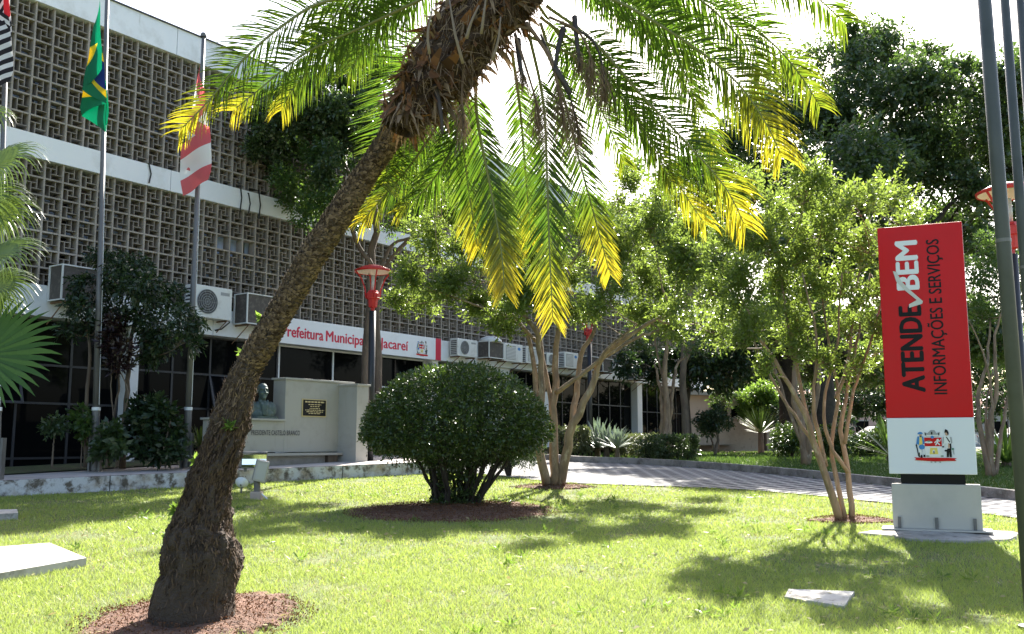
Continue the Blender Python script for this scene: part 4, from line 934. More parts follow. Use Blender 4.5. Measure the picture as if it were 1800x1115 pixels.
# fibrous head of old leaf bases
hp = spline([tuple(P(u, v, PY + dy)) + (r * px(PY),) for u, v, r, dy in ((700, 228, 30, .05), (712, 205, 37, .06), (732, 178, 44, .07), (755, 148, 54, .08), (785, 108, 62, .1), (826, 50, 68, .12), (870, -8, 72, .14), (905, -60, 76, .16), (925, -100, 60, .18))], 90)
b = MB(); hf = []; pu = None
for k in range(90):
    t = hp[min(k + 1, 89), :3] - hp[max(k - 1, 0), :3]; t = t / np.linalg.norm(t); a = np.array([1.0, 0, 0]) if pu is None else pu; a = a - t * (a @ t); a /= np.linalg.norm(a); pu = a; hf.append((t, a, np.cross(t, a)))
    for j in range(48):
        an = 2 * math.pi * j / 48; r = hp[k, 3] * (.92 + .25 * noise.noise((math.cos(an) * 2.2, math.sin(an) * 2.2, k * .09)) + .12 * noise.noise((math.cos(an) * 7, math.sin(an) * 7, k * .3)))
        b.v.append(tuple(hp[k, :3] + r * (math.cos(an) * a + math.sin(an) * np.cross(t, a))))
for k in range(89):
    for j in range(48): b.f.append((k * 48 + j, k * 48 + (j + 1) % 48, (k + 1) * 48 + (j + 1) % 48, (k + 1) * 48 + j)); b.m.append(0)
head = b.build('leaf_base_mass', mat('fibrous_head', (.05, .03, .02), .95, [((.13, .062, .03), 6, .45, .7), ((.02, .013, .01), 12, .5, .7)], bump=(50, 1, .03)), palm)
bo = []
def wedge(p, d_, sd, n_, l, w_, th):
    a0, a1 = p - sd * w_, p + sd * w_; m0, m1 = p + d_ * l * .55 - sd * w_ * .75 + n_ * th * .4, p + d_ * l * .55 + sd * w_ * .75 + n_ * th * .4; e = p + d_ * l + n_ * th * .2
    i0, i1 = a0 + n_ * th, a1 + n_ * th
    return [[a0, a1, i1, i0], [i0, i1, m1, m0], [m0, m1, e + sd * w_ * .3, e - sd * w_ * .3], [a0, i0, m0, m0 + d_ * .001], [a1, m1, m1 + d_ * .001, i1]]
for _ in range(430):
    k = rs.randrange(2, 84); an = rs.uniform(0, 6.283); t, a, c = hf[k]; n_ = math.cos(an) * a + math.sin(an) * c; sd = np.cross(t, n_); p = hp[k, :3] + n_ * hp[k, 3] * rs.uniform(.8, .98)
    dn = np.array([0, 0, -1.0]); d_ = unit((t * rs.uniform(-.2, .9) + n_ * rs.uniform(.35, .8)) if rs.random() < .4 else (n_ * rs.uniform(.25, .7) + dn * rs.uniform(.3, 1) + sd * rs.gauss(0, .25)))
    bo += wedge(p, d_, sd, n_, rs.uniform(.06, .22), rs.choice((.01, .016, .025, .035, .05)) * rs.uniform(.7, 1.2), rs.uniform(.006, .03))
npmesh('leaf_base', bo, 4, M['boot'], head)
st_ = []
for _ in range(3000):
    k = rs.randrange(2, 88); an = rs.uniform(0, 6.283); t, a, c = hf[k]; n_ = math.cos(an) * a + math.sin(an) * c; sd = unit(np.cross(n_, np.array([rs.gauss(0, 1), rs.gauss(0, 1), rs.gauss(0, 1)])))
    p = hp[k, :3] + n_ * hp[k, 3] * rs.uniform(.85, 1.02); l = rs.uniform(.05, .26); w_ = rs.uniform(.001, .005 if rs.random() < .75 else .022); d_ = unit(n_ * rs.uniform(.1, .5) + np.array([0, 0, -1]) * rs.uniform(-.2, 1.0) + t * rs.gauss(0, .4) + sd * .2); q = p + d_ * l * .5; e = q + unit(d_ + np.array([0, 0, -.7])) * l * .5
    st_ += [[p - sd * w_, p + sd * w_, q + sd * w_, q - sd * w_], [q - sd * w_, q + sd * w_, e + sd * w_ * .3, e - sd * w_ * .3]]
npmesh('fibre', st_, 4, M['fibre'], head)
# fronds
def frond(pts, Lm, roll, yel, n=64, fwd=.75, droop=.35, flatS=None, y0=.68, seed=0, r0=.018, dens=1.0, start=.16):
    R_ = random.Random(seed); w3 = np.array([P(u, v, PY + dy) for u, v, dy in pts]); n = int(n * dens * 1.8); s_ = spline(w3, 140); seg = []; tint = []
    b = MB(); b.tube(s_[::4], list(np.linspace(r0, .004, len(s_[::4]))), 6); fo = b.build('frond', M['rachis'], palm, smooth=True)
    up = np.array([0, 0, 1.0])
    for i in range(n):
        f = start + (1 - start) * (i + R_.random() * .5) / n; k = min(int(f * 139), 138); t = unit(s_[k + 1] - s_[max(k - 1, 0)])
        S0 = np.cross(t, up); nS = np.linalg.norm(S0); S0 = S0 / nS if nS > .25 else None
        if flatS is not None or S0 is None: S0 = np.array(flatS if flatS is not None else (1, 0, 0), float); S0 = unit(S0 - t * (S0 @ t))
        N0 = np.cross(S0, t); S = math.cos(roll) * S0 + math.sin(roll) * N0; NF = np.cross(S, t)
        prof_ = (.55 + .45 * math.sin(min(1, (f - start) / .35) * math.pi / 2)) * (1 if f < .6 else 1 - .55 * ((f - .6) / .4) ** 1.3)
        for sg in (-1, 1):
            l = Lm * prof_ * R_.uniform(.78, 1.12); fa = fwd * (.75 + .7 * f) + R_.gauss(0, .13)
            d0 = unit(t * fa + sg * S + NF * (.2 + R_.gauss(0, .2))); p = s_[k]; ln = l / 4; wv = unit(np.cross(d0, NF) + NF * R_.gauss(0, .45)); wd4 = tuple(x_ * R_.uniform(.7, 1.1) for x_ in (.0045, .0078, .0068, .0042, .0005))
            q = [p]; dd = d0
            for g in range(4): dd = unit(dd - up * droop * .28 * (g + .3)); q.append(q[-1] + dd * ln)
            ty = min(1, max(0, (f - y0) / max(.08, (1 - y0) * .9))) * yel  # YEL2
            lt = R_.choice((.5, .8, 1, 1, 1))
            for g in range(4):
                seg.append([q[g] - wv * wd4[g], q[g] + wv * wd4[g], q[g + 1] + wv * wd4[g + 1], q[g + 1] - wv * wd4[g + 1]])
                tv = min(1, ty * (.75 + .35 * g / 3) + .12 * yel * (g / 3) * f + R_.uniform(-.06, .06)); tint.append([max(0, tv * lt)] * 4)
    npmesh('leaflets', seg, 4, M['palmleaf'], fo, tint); return fo
hang = (1, 0, 0)
FR = [  # rachis pixels with depth offset, leaflet length, roll, yellow share, options
 (((740, -10, .2), (583, 0, .1), (500, 43, 0), (425, 108, -.1), (368, 176, -.2), (314, 232, -.25)), .42, -.75, 1.0, dict(y0=0.79, droop=.2)),
 (((800, -30, .4), (650, 42, .4), (540, 92, .4), (450, 162, .4), (408, 196, .4)), .44, -.7, .9, dict(y0=0.86, droop=.3)),
 (((800, -50, .6), (690, 0, .8), (590, 80, 1.0), (520, 150, 1.1), (494, 195, 1.15)), .46, -.5, .8, dict(y0=0.86, droop=.75)),
 (((820, -60, .9), (740, -10, 1.2), (660, 60, 1.5), (610, 130, 1.6)), .5, -.4, .1, dict(droop=.8)),
 (((780, 20, .5), (715, 90, .8), (700, 180, .9), (690, 260, .9), (672, 330, .85)), .44, .1, .25, dict(flatS=(1, .1, 0), fwd=.35, droop=.05)),
 (((800, 150, .6), (765, 225, .9), (722, 290, 1.0), (675, 345, 1.0), (634, 392, 1.0)), .46, -.35, 1.0, dict(y0=0.72, droop=.5)),
 (((820, 120, .5), (812, 200, .8), (790, 270, .9), (750, 330, 1.0), (700, 372, 1.0)), .42, -.3, .6, dict(y0=0.86, droop=.5)),
 (((838, 100, .3), (838, 200, .45), (862, 330, .5), (880, 430, .45), (887, 515, .4)), .41, 0, 1.0, dict(flatS=hang, fwd=1.1, y0=0.62, droop=.1, n=84)),
 (((828, 120, .6), (815, 220, .8), (822, 320, .9), (840, 440, .9)), .39, .2, .9, dict(flatS=hang, fwd=1.1, y0=0.67, droop=.1)),
 (((930, 60, .3), (955, 180, .5), (962, 320, .55), (966, 440, .5), (972, 567, .4)), .43, 0, .95, dict(flatS=hang, fwd=1.1, y0=0.67, droop=.1, n=88)),
 (((950, 40, .7), (990, 170, 1.0), (1015, 270, 1.1), (1045, 380, 1.1), (1073, 484, 1.0)), .39, .1, 1.0, dict(flatS=hang, fwd=1.1, y0=0.67, droop=.1, n=76)),
 (((900, 90, .8), (915, 200, 1.2), (925, 320, 1.3), (935, 430, 1.3)), .39, .1, .8, dict(flatS=hang, fwd=1.1, y0=0.72, droop=.1)),
 (((960, 10, .2), (1040, 70, .3), (1130, 170, .3), (1210, 255, .25), (1275, 330, .2), (1312, 402, .2)), .5, .7, 1.0, dict(y0=0.72, droop=.35, n=84)),
 (((950, 30, .5), (1050, 110, .8), (1130, 220, .9), (1190, 320, .9), (1240, 396, .9)), .5, .5, .85, dict(y0=0.72, droop=.45, n=76)),
 (((960, -40, .0), (1080, 0, -.2), (1200, 70, -.35), (1290, 140, -.4), (1345, 215, -.4), (1375, 278, -.4)), .52, .75, .75, dict(y0=0.62, droop=.4, n=84)),
 (((960, -70, .4), (1120, -40, .5), (1260, 10, .5), (1350, 70, .45), (1405, 130, .4), (1443, 190, .4)), .46, .8, .25, dict(y0=0.67, droop=.4, n=76)),
 (((960, -90, -.2), (1120, -90, -.4), (1280, -70, -.5), (1400, -30, -.5), (1488, 42, -.5)), .5, .8, .1, dict(droop=.5, n=76)),
 (((970, -30, .8), (1080, 10, 1.3), (1170, 100, 1.6), (1230, 200, 1.7), (1262, 270, 1.7)), .5, .5, .35, dict(droop=.55)),
 (((950, -20, .9), (1060, -10, 1.5), (1180, 40, 1.9), (1280, 120, 2.0)), .5, .7, .1, dict(droop=.6)),
 (((960, -60, .3), (1060, -30, .6), (1150, 40, .8), (1200, 120, .9), (1225, 190, .9)), .52, .6, .15, dict(droop=.45, n=76)),
 (((960, -80, .2), (1100, -60, .3), (1230, 0, .3), (1310, 80, .3), (1345, 140, .3)), .5, .8, .2, dict(droop=.45, n=76)),
 (((940, 0, .6), (1000, 90, 1.1), (1060, 200, 1.4), (1098, 290, 1.5)), .45, .4, .2, dict(droop=.4)),
 (((920, 60, .5), (1010, 100, .7), (1090, 170, .8), (1150, 260, .8), (1178, 320, .8)), .45, .5, .3, dict(droop=.5)),
 (((800, -60, .3), (700, -40, .5), (600, 20, .7), (545, 75, .8)), .5, -.6, .2, dict(droop=.6)),
 (((880, -80, .6), (800, -110, 1.2), (700, -100, 1.6), (560, -40, 1.8)), .5, -.7, 0, dict(droop=.8)),
 (((930, -90, -.6), (960, -130, -1.1), (1040, -130, -1.5), (1150, -90, -1.7)), .5, .8, 0, dict(droop=.6)),
]
for i, (pts, Lm, roll, yel, kw) in enumerate(FR): frond(pts, Lm, roll, yel, seed=i, **kw)
def stalk(pts, r, tassel, seed, husk=False):
    w3 = np.array([P(u, v, PY + dy) for u, v, dy in pts]); s_ = spline(w3, 16); b = MB(); b.tube(s_, list(np.linspace(r, r * .5, 16)), 7); o = b.build('flower_stalk', M['husk'] if husk else M['drystalk'], palm, smooth=True)
    if tassel:
        R_ = random.Random(seed); q = []; e = s_[-1]
        for _ in range(150):
            p = s_[R_.randrange(10, 16)]; d_ = unit(np.array([R_.gauss(0, .33), R_.gauss(0, .33), -1])); l = R_.uniform(.1, .36) * tassel; sd = unit(np.cross(d_, np.array([R_.gauss(0, 1), R_.gauss(0, 1), .1]))); w_ = .0022; m_ = p + d_ * l * .5 + sd * R_.gauss(0, .02); f_ = m_ + unit(d_ + np.array([0, 0, -.6])) * l * .5
            q += [[p - sd * w_, p + sd * w_, m_ + sd * w_, m_ - sd * w_], [m_ - sd * w_, m_ + sd * w_, f_ + sd * w_ * .5, f_ - sd * w_ * .5]]
        npmesh('tassel', q, 4, M['fibre'], o)
for i, a in enumerate(((((815, 110, .0), (812, 170, -.1), (815, 222, -.1)), .013, .8, False), (((905, 60, 0), (925, 120, -.1), (945, 190, -.05), (945, 222, 0)), .014, .9, False), (((925, 40, 0), (965, 100, 0), (983, 160, 0), (990, 205, 0)), .02, 1.3, False),
      (((950, 60, 0), (985, 140, .1), (1005, 180, .1), (1018, 240, .1)), .012, 1.1, True), (((965, 30, 0), (1015, 55, 0), (1038, 100, 0), (1036, 150, 0)), .013, 1.0, False), (((985, 40, .2), (1040, 70, .2), (1060, 120, .2), (1062, 165, .2)), .013, 1.1, True),
      (((910, 70, .1), (915, 120, 0), (922, 140, 0)), .03, .6, True), (((990, 50, .1), (980, 90, 0), (975, 130, 0)), .028, .0, True), (((1010, 30, .1), (1015, 80, 0), (1020, 118, 0)), .026, .5, True), (((765, 150, -.1), (775, 200, -.12), (778, 235, -.1)), .024, 0, True), (((975, 120, 0), (995, 150, 0), (1003, 165, 0)), .03, 0, True))): stalk(a[0], a[1], a[2], i, a[3])
# dry stripped frond stalks over the head
for i, pts in enumerate((((790, 0, -.5), (800, 60, -.55), (814, 112, -.5)), ((760, 15, -.45), (752, 60, -.5), (755, 95, -.48)), ((842, 10, -.6), (828, 40, -.62), (820, 68, -.6)), ((880, 30, -.55), (876, 70, -.58), (866, 105, -.55)), ((855, -10, -.6), (850, 30, -.64), (846, 60, -.6)))):
    w3 = np.array([P(u, v, PY + dy) for u, v, dy in pts]); b = MB(); b.tube(spline(w3, 8), list(np.linspace(.006, .014, 8)), 6); b.build('dry_frond_stalk', mat('grey_dry_stalk', (.2, .15, .11), .8) if i == 0 else bpy.data.materials['grey_dry_stalk'], palm, smooth=True)

# ------------------------------------------------------------------ fan palm at the left rim
fp = np.array([P(-120, 950, 9.2)[0], 9.2, float(zg(9.2))]); fan = thing('fan_palm', fp, 'fan palm at the left rim with drooping sunlit leaves over darker ones', 'palm tree')
b = MB(); limb(b, [fp - ZZ * .1, fp + ZZ * 1.2, P(-110, 520, 9.3), P(-90, 300, 9.3)], .17, .13, 12, .01, 20); b.build('trunk', tm, fan)
def fanleaf(hub, axis, nrm, R, seed, droop=.9, nseg=54, split=.42, lm='fanleaf'):
    R_ = random.Random(seed); axis = unit(np.array(axis, float)); nrm = np.array(nrm, float); nrm = unit(nrm - axis * (nrm @ axis)); sd = np.cross(axis, nrm); q = []
    for i in range(nseg):
        an = (i / (nseg - 1) - .5) * math.radians(250); rr = R * (1 - .22 * abs(an) / 2.2) * R_.uniform(.92, 1.05); d_ = math.cos(an) * axis + math.sin(an) * sd; wv = -math.sin(an) * axis + math.cos(an) * sd
        p = hub.copy(); dd = unit(d_ + nrm * .1); K = 7; prev = None
        for g in range(K + 1):
            f = g / K; wdt = rr * math.radians(250) / nseg * .52 * (f if f < split else split * (1 - (f - split) / (1 - split)) ** .8) + .001; fold = nrm * wdt * (.5 if i % 2 else -.2)
            cur = (p - wv * wdt + fold, p + wv * wdt - fold * .3)
            if prev is not None: q.append([prev[0], prev[1], cur[1], cur[0]])
            prev = cur; dd = unit(dd - np.array([0, 0, 1]) * droop * (.02 if f < split else .34) * (1 + R_.uniform(-.2, .2))); p = p + dd * rr / K
    fo = npmesh('frond', q, 4, M[lm], fan); bb_ = MB(); crown_ = P(-90, 330, 9.3); limb(bb_, [crown_, (crown_ + hub) / 2 + ZZ * .15, hub], .02, .012, 6); bb_.build('leaf_stem', M['rachis'], fo)
fanleaf(P(-8, 292, 8.8), (.8, -.15, .3), (.0, -.75, .65), .64, 1, 1.15); fanleaf(P(-30, 205, 9.2), (.8, .1, .3), (0, -.7, .7), .42, 2, 1.5); fanleaf(P(-10, 450, 8.7), (.9, -.25, .1), (.1, -.7, .7), .58, 3, .9); fanleaf(P(-15, 380, 9.1), (.9, -.1, .1), (.1, -.8, .5), .62, 9, 1.3); fanleaf(P(-10, 500, 9.0), (.9, -.1, -.1), (.1, -.7, .6), .5, 11, 1.0); fanleaf(P(-45, 350, 9.0), (.85, .1, .1), (.1, -.85, .5), .66, 8, 1.1)
fanleaf(P(-30, 625, 8.9), (.85, .1, .12), (0, -.95, .3), .74, 4, .4, 34, .62, 'fanleaf_shaded'); fanleaf(P(-60, 360, 9.6), (.7, .5, .1), (.2, -.5, .8), .7, 5, 1.2); fanleaf(P(-40, 530, 9.2), (.8, -.3, -.2), (.2, -.7, .6), .55, 6, .9); fanleaf(P(-90, 200, 9.0), (-.5, -.4, .5), (.2, -.6, .7), .7, 7, 1)

# ------------------------------------------------------------------ clipped dome bush
bb0 = G(803, 889); BY = bb0[1] - .1; bcx = P(803, 780, BY)[0]; zb_ = P(803, 768, BY)[2]; Rx, Rz = 165 * px(BY), 124 * px(BY)
bush = thing('clipped_bush', (bcx, BY, bb0[2]), 'large dome clipped bush on bare dark stems in a ring of red soil', 'bush')
b = MB(); rs = random.Random(9)
for i in range(46):
    a = rs.uniform(0, 6.283); r0_ = rs.uniform(.05, .42); f = rs.uniform(.3, .95); p0 = np.array([bcx + r0_ * math.cos(a) * 1.1, BY + r0_ * math.sin(a), float(zg(BY)) - .03]); p2 = np.array([bcx + Rx * .8 * f * math.cos(a), BY + Rx * .8 * f * math.sin(a), zb_ + rs.uniform(.0, .7) * (1.2 - f)])
    limb(b, [p0, p0 * .55 + p2 * .45 + np.array([0, 0, -.08 + rs.gauss(0, .05)]), p2], rs.uniform(.018, .045), .012, 6, .012, 9, i)
b.build('stem', M['blackbark'], bush, smooth=True)
n = 8200; d = unit(RN.normal(size=(n, 3))); d[:, 2] = np.abs(d[:, 2]) * 1.02 - .06; d = unit(d); rr = 1 - .32 * RN.random(n) ** 1.7
lump = np.array([1 + .06 * noise.noise(Vector(q * 3.0)) + .025 * noise.noise(Vector(q * 8)) for q in d]); p = np.array([bcx, BY, zb_]) + d * (rr * lump)[:, None] * np.array([Rx, Rx, Rz])
q1 = sprays(p, d + RN.normal(size=d.shape) * .45, .11, 5, .062, .5, .1, .4)
m = 2600; a = RN.random(m) * 6.283; r = np.sqrt(RN.random(m)) * .95; p = np.stack([bcx + Rx * r * np.cos(a), BY + Rx * r * np.sin(a), zb_ - .03 + .07 * RN.normal(size=m) - .5 * (1 - r)], 1); q2 = sprays(p, RN.normal(size=(m, 3)) - np.array([0, 0, .3]), .12, 5, .06, .5, .3, .4)
m = 420; a = RN.random(m) * 6.283; p = np.stack([bcx + .42 * np.cos(a) * RN.uniform(.4, 1.15, m), BY + .42 * np.sin(a), bb0[2] + RN.random(m) ** 1.5 * .55], 1); q3 = sprays(p, RN.normal(size=(m, 3)) + np.array([0, 0, .4]), .14, 6, .06, .5, .2, .4)
npmesh('crown', np.concatenate([q1, q2, q3]), 4, M['bushleaf'], bush)

# ------------------------------------------------------------------ crape myrtles on the lawn
def st3(pl, Y, dy, r0, r1): return ([P(u, v, Y + dy * i / max(1, len(pl) - 1)) for i, (u, v) in enumerate(pl)], r0, r1)
Y1 = 20.2
S1 = [st3([(962, 858), (946, 776), (951, 695), (948, 605), (927, 560), (880, 500)], Y1, -.5, .10, .03), st3([(946, 776), (943, 701), (935, 621), (915, 570), (840, 500)], Y1, .6, .07, .025), st3([(973, 858), (975, 734), (978, 669), (978, 601), (988, 559), (1000, 470)], Y1, .2, .11, .03),
      st3([(975, 750), (961, 669), (952, 611), (946, 570), (930, 470)], Y1, .9, .06, .02), st3([(984, 858), (1001, 766), (1012, 734), (1043, 669), (1059, 630), (1101, 595), (1180, 545)], Y1, -.6, .11, .03), st3([(1007, 745), (1017, 663), (1023, 621), (1040, 588), (1060, 500)], Y1, .5, .075, .025),
      st3([(978, 690), (998, 676), (1043, 643), (1075, 608), (1120, 570)], Y1, -.9, .055, .02), st3([(948, 605), (900, 560), (860, 545), (790, 520)], Y1, -.8, .04, .015), st3([(1059, 630), (1130, 590), (1220, 570)], Y1, .7, .045, .015)]
c1 = pxclumps([(720, 475, 40), (735, 525, 38), (765, 425, 48), (790, 490, 50), (800, 365, 48), (850, 540, 42), (850, 450, 58), (860, 370, 55), (920, 430, 58), (920, 515, 52), (980, 470, 58), (1000, 545, 42), (1010, 395, 55), (1060, 520, 52), (1080, 440, 58), (1090, 370, 48), (1150, 400, 48), (1140, 480, 56), (1130, 555, 42), (1200, 540, 45), (1210, 460, 52), (1250, 520, 42), (1262, 585, 28), (1220, 400, 40), (1110, 315, 28), (1165, 345, 30), (760, 340, 36), (890, 560, 36), (1180, 575, 32), (700, 530, 24)], Y1, 1.5, 1)
plant('crape_myrtle', P(972, 858, Y1), 'spreading crape myrtle with several smooth tan stems behind the clipped bush', 'tree', S1, c1, 'myrtle', 8600, .32, 9, .082, 'crape myrtles in the garden', 'bark', .5, .7, .8, 0, 1.3, .1, .4, r_link=.028, tufts=(18, .34, 2))
Y2 = 14.3
S2 = [st3([(1476, 918), (1445, 817), (1416, 734), (1385, 670), (1343, 607), (1300, 520)], Y2, -.4, .062, .012), st3([(1423, 753), (1404, 664), (1381, 549), (1370, 450)], Y2, .4, .036, .01), st3([(1497, 918), (1490, 823), (1480, 747), (1496, 658), (1506, 600), (1530, 480)], Y2, .2, .046, .01),
      st3([(1487, 918), (1461, 791), (1474, 696), (1455, 600), (1440, 470)], Y2, .5, .04, .01), st3([(1452, 820), (1429, 709), (1436, 600), (1410, 480)], Y2, -.5, .035, .01), st3([(1490, 830), (1455, 770), (1450, 700), (1470, 610), (1480, 480)], Y2, -.2, .03, .009),
      st3([(1445, 800), (1400, 735), (1370, 690), (1320, 590), (1280, 500)], Y2, .6, .028, .009), st3([(1485, 780), (1500, 690), (1530, 600), (1570, 460)], Y2, -.6, .03, .01), st3([(1470, 700), (1490, 640), (1500, 560), (1520, 400)], Y2, .3, .03, .008)]
c2 = pxclumps([(1300, 335, 48), (1290, 420, 50), (1300, 500, 46), (1330, 575, 38), (1370, 380, 56), (1370, 480, 56), (1400, 560, 50), (1420, 330, 46), (1440, 420, 56), (1460, 510, 54), (1490, 585, 44), (1500, 355, 50), (1520, 440, 54), (1540, 520, 46), (1565, 345, 36), (1590, 390, 34), (1580, 440, 44), (1330, 420, 40), (1260, 460, 30), (1560, 580, 34), (1300, 600, 26), (1345, 640, 20), (1400, 622, 30), (1452, 640, 26), (1505, 645, 28), (1540, 625, 28), (1275, 560, 28)], Y2, 1.0, 2)
sh = []
for u0, v0, u1, v1 in ((1540, 400, 1588, 278), (1560, 400, 1645, 372), (1500, 370, 1545, 300), (1390, 350, 1400, 278), (1340, 350, 1330, 300), (1300, 340, 1275, 300), (1450, 350, 1470, 305), (1570, 380, 1618, 330), (1420, 340, 1440, 285), (1530, 390, 1570, 310), (1370, 360, 1362, 300), (1590, 410, 1660, 400)):
    a, e = P(u0, v0, Y2 - .3), P(u1, v1, Y2 - .3); cs = np.linspace(a, e, 10); sh.append(sprays(cs + RN.normal(size=cs.shape) * .02, np.repeat((e - a)[None], 10, 0) + RN.normal(size=cs.shape) * .3, .16, 6, .065, .5, .1))
plant('crape_myrtle', P(1485, 918, Y2), 'crape myrtle with thin tan stems and upright shoots left of the red totem', 'tree', S2, c2, 'myrtle', 4300, .26, 9, .066, 'crape myrtles in the garden', 'bark', .5, .7, 1.0, 0, 1.7, .06, .7, r_link=.014, tufts=(18, .34, 2), extra=np.concatenate(sh))
Y4 = 27.6
S4 = [st3([(1415, 820), (1408, 740), (1395, 690), (1400, 600), (1380, 500)], Y4, .3, .13, .03), st3([(1418, 820), (1428, 740), (1440, 660), (1430, 560)], Y4, -.4, .1, .03), st3([(1412, 790), (1380, 700), (1350, 620), (1300, 560)], Y4, .6, .06, .02)]
plant('crape_myrtle', P(1415, 820, Y4), 'crape myrtle beyond the paved path, seen between the stems of the right myrtle', 'tree', S4, pxclumps([(1370, 560, 40), (1320, 560, 36), (1420, 540, 44), (1460, 570, 36), (1390, 480, 50)], Y4, 1.2, 4), 'myrtle', 1500, .25, 6, .09, 'crape myrtles in the garden', 'bark', .5)
Y5 = 23.2
S5 = [st3([(1738, 840), (1725, 760), (1718, 700), (1735, 640), (1740, 560)], Y5, .3, .075, .02), st3([(1742, 840), (1740, 740), (1752, 690), (1748, 600), (1765, 540)], Y5, -.2, .08, .02), st3([(1748, 838), (1760, 770), (1775, 690), (1800, 620)], Y5, .3, .055, .02), st3([(1744, 800), (1742, 680), (1720, 600), (1700, 560)], Y5, -.4, .04, .015), st3([(1735, 790), (1733, 720), (1745, 650)], Y5, .1, .035, .015)]
plant('crape_myrtle', P(1742, 840, Y5), 'crape myrtle with pale thin stems just right of the red totem', 'tree', S5, pxclumps([(1740, 520, 44), (1710, 480, 36), (1770, 470, 46), (1750, 430, 36), (1790, 540, 40), (1720, 560, 30), (1810, 480, 40)], Y5, .8, 5), 'figlit', 1500, .2, 6, .085, 'crape myrtles in the garden', 'bark', .5)
Y6 = 31.8
S6 = [st3([(1166, 812), (1164, 740), (1162, 690), (1150, 640)], Y6, .2, .11, .03), st3([(1170, 812), (1172, 720), (1168, 660), (1172, 600), (1176, 540)], Y6, -.2, .14, .04), st3([(1174, 812), (1180, 720), (1188, 650), (1210, 620)], Y6, .3, .1, .03), st3([(1168, 680), (1155, 620), (1150, 590)], Y6, .0, .05, .02)]
plant('crape_myrtle', P(1170, 812, Y6), 'crape myrtle with a bundle of tan stems before the far glazing', 'tree', S6, pxclumps([(1150, 590, 34), (1190, 570, 38), (1220, 600, 30), (1130, 560, 36), (1180, 530, 40), (1110, 600, 24)], Y6, 1.0, 6), 'figleaf', 900, .25, 6, .1, 'crape myrtles in the garden', 'bark', .5)

# ------------------------------------------------------------------ trees by the building
Yb = 26.9
SB = [st3([(646, 800), (643, 680), (648, 560), (652, 470), (660, 380), (640, 250)], Yb, .3, .17, .07), st3([(668, 800), (665, 690), (665, 620), (662, 560), (668, 490), (700, 440), (760, 380)], Yb, .5, .12, .05), st3([(655, 470), (625, 420), (600, 330), (540, 240)], Yb, -.8, .07, .03), st3([(665, 480), (690, 430), (740, 415), (800, 400)], Yb, .2, .06, .02), st3([(650, 400), (590, 260), (520, 200)], Yb, .8, .07, .03), st3([(655, 360), (690, 260), (720, 200)], Yb, .5, .06, .02)]
cB = pxclumps([(480, 250, 44), (500, 200, 50), (540, 250, 50), (560, 180, 60), (610, 160, 60), (620, 230, 60), (590, 290, 44), (490, 300, 26), (650, 120, 50), (530, 160, 40), (470, 220, 36), (660, 190, 56), (700, 130, 50), (620, 90, 40), (550, 210, 50), (700, 240, 46), (740, 200, 44), (760, 270, 44)], Yb, 1.6, 7)
plant('fig_tree', P(655, 800, Yb), 'twin trunked dark leaved tree before the facade, behind the memorial wall', 'tree', SB, cB, 'figleaf', 10500, .3, 6, .125, 'broad leaved garden trees', 'darkbark', .5, .55, .85, 0, .9, .15, .15, r_link=.028, tufts=(13, .28, 4), extra_leaf='figlit',
      extra=(lambda pd: sprays(pd[0], pd[1] + np.array([0, 0, .3]), .26, 6, .105, .55, .2))(scatter(pxclumps([(500, 315, 26), (520, 345, 32), (560, 360, 34), (545, 320, 30), (600, 350, 30), (580, 395, 22), (490, 290, 18), (700, 300, 40), (730, 330, 36), (690, 400, 16), (800, 290, 40), (770, 330, 34), (540, 380, 26), (620, 380, 26), (640, 300, 30), (560, 270, 30), (700, 360, 26), (740, 380, 24)], Yb - .6, 1.2, 8), 3000, .5)))
Yk = 20.9
def bedY(u): return None
plant('umbrella_tree', P(210, 822, 20.6), 'dark umbrella tree with three thin trunks between the first two flagpoles', 'tree',
      [st3([(215, 824), (222, 700), (228, 620), (240, 540)], 21.3, .2, .07, .035), st3([(150, 822), (152, 700), (158, 620), (152, 560), (180, 500)], 20.9, .0, .05, .02), st3([(190, 822), (205, 700), (210, 680), (200, 600)], 21.1, .1, .03, .015)],
      pxclumps([(160, 500, 36), (200, 480, 40), (250, 500, 44), (290, 520, 40), (320, 555, 32), (250, 560, 36), (200, 540, 34), (140, 540, 26), (290, 590, 32), (265, 620, 24), (330, 600, 24), (120, 580, 24), (180, 450, 22), (170, 575, 22), (230, 465, 34), (345, 570, 20)], 21.0, .7, 9), 'darkleaf', 1500, .22, 7, .13, 'small trees in the planting bed', 'darkbark', .38, .45, .7, .12, 1.5, .5, .0)
plant('croton_shrub', P(205, 822, 20.5), 'dark red leaved shrub behind the first flagpole', 'shrub', [st3([(205, 822), (200, 740), (195, 680), (200, 600)], 20.6, 0, .02, .01), st3([(207, 822), (215, 740), (225, 690), (205, 640)], 20.6, 0, .02, .01)], pxclumps([(195, 600, 20), (208, 640, 18), (200, 570, 18), (222, 612, 14)], 20.6, .3, 10), 'redleaf', 200, .16, 6, .14, None, 'darkbark', .3)
plant('leafy_shrub', P(280, 820, 20.8), 'bushy broad leaved green shrub left of the second flagpole', 'shrub', [st3([(270, 822), (268, 770), (262, 730)], 20.9, 0, .02, .01), st3([(280, 822), (290, 780), (300, 740)], 20.9, 0, .02, .01), st3([(290, 822), (300, 780)], 20.9, 0, .02, .01)], pxclumps([(250, 740, 24), (275, 720, 26), (295, 755, 26), (260, 780, 26), (235, 770, 18), (290, 790, 22), (305, 790, 16), (240, 715, 14)], 20.9, .35, 11), 'darkleaf', 520, .2, 6, .17, 'shrubs in the planting bed', 'darkbark', .5, droop=.3)
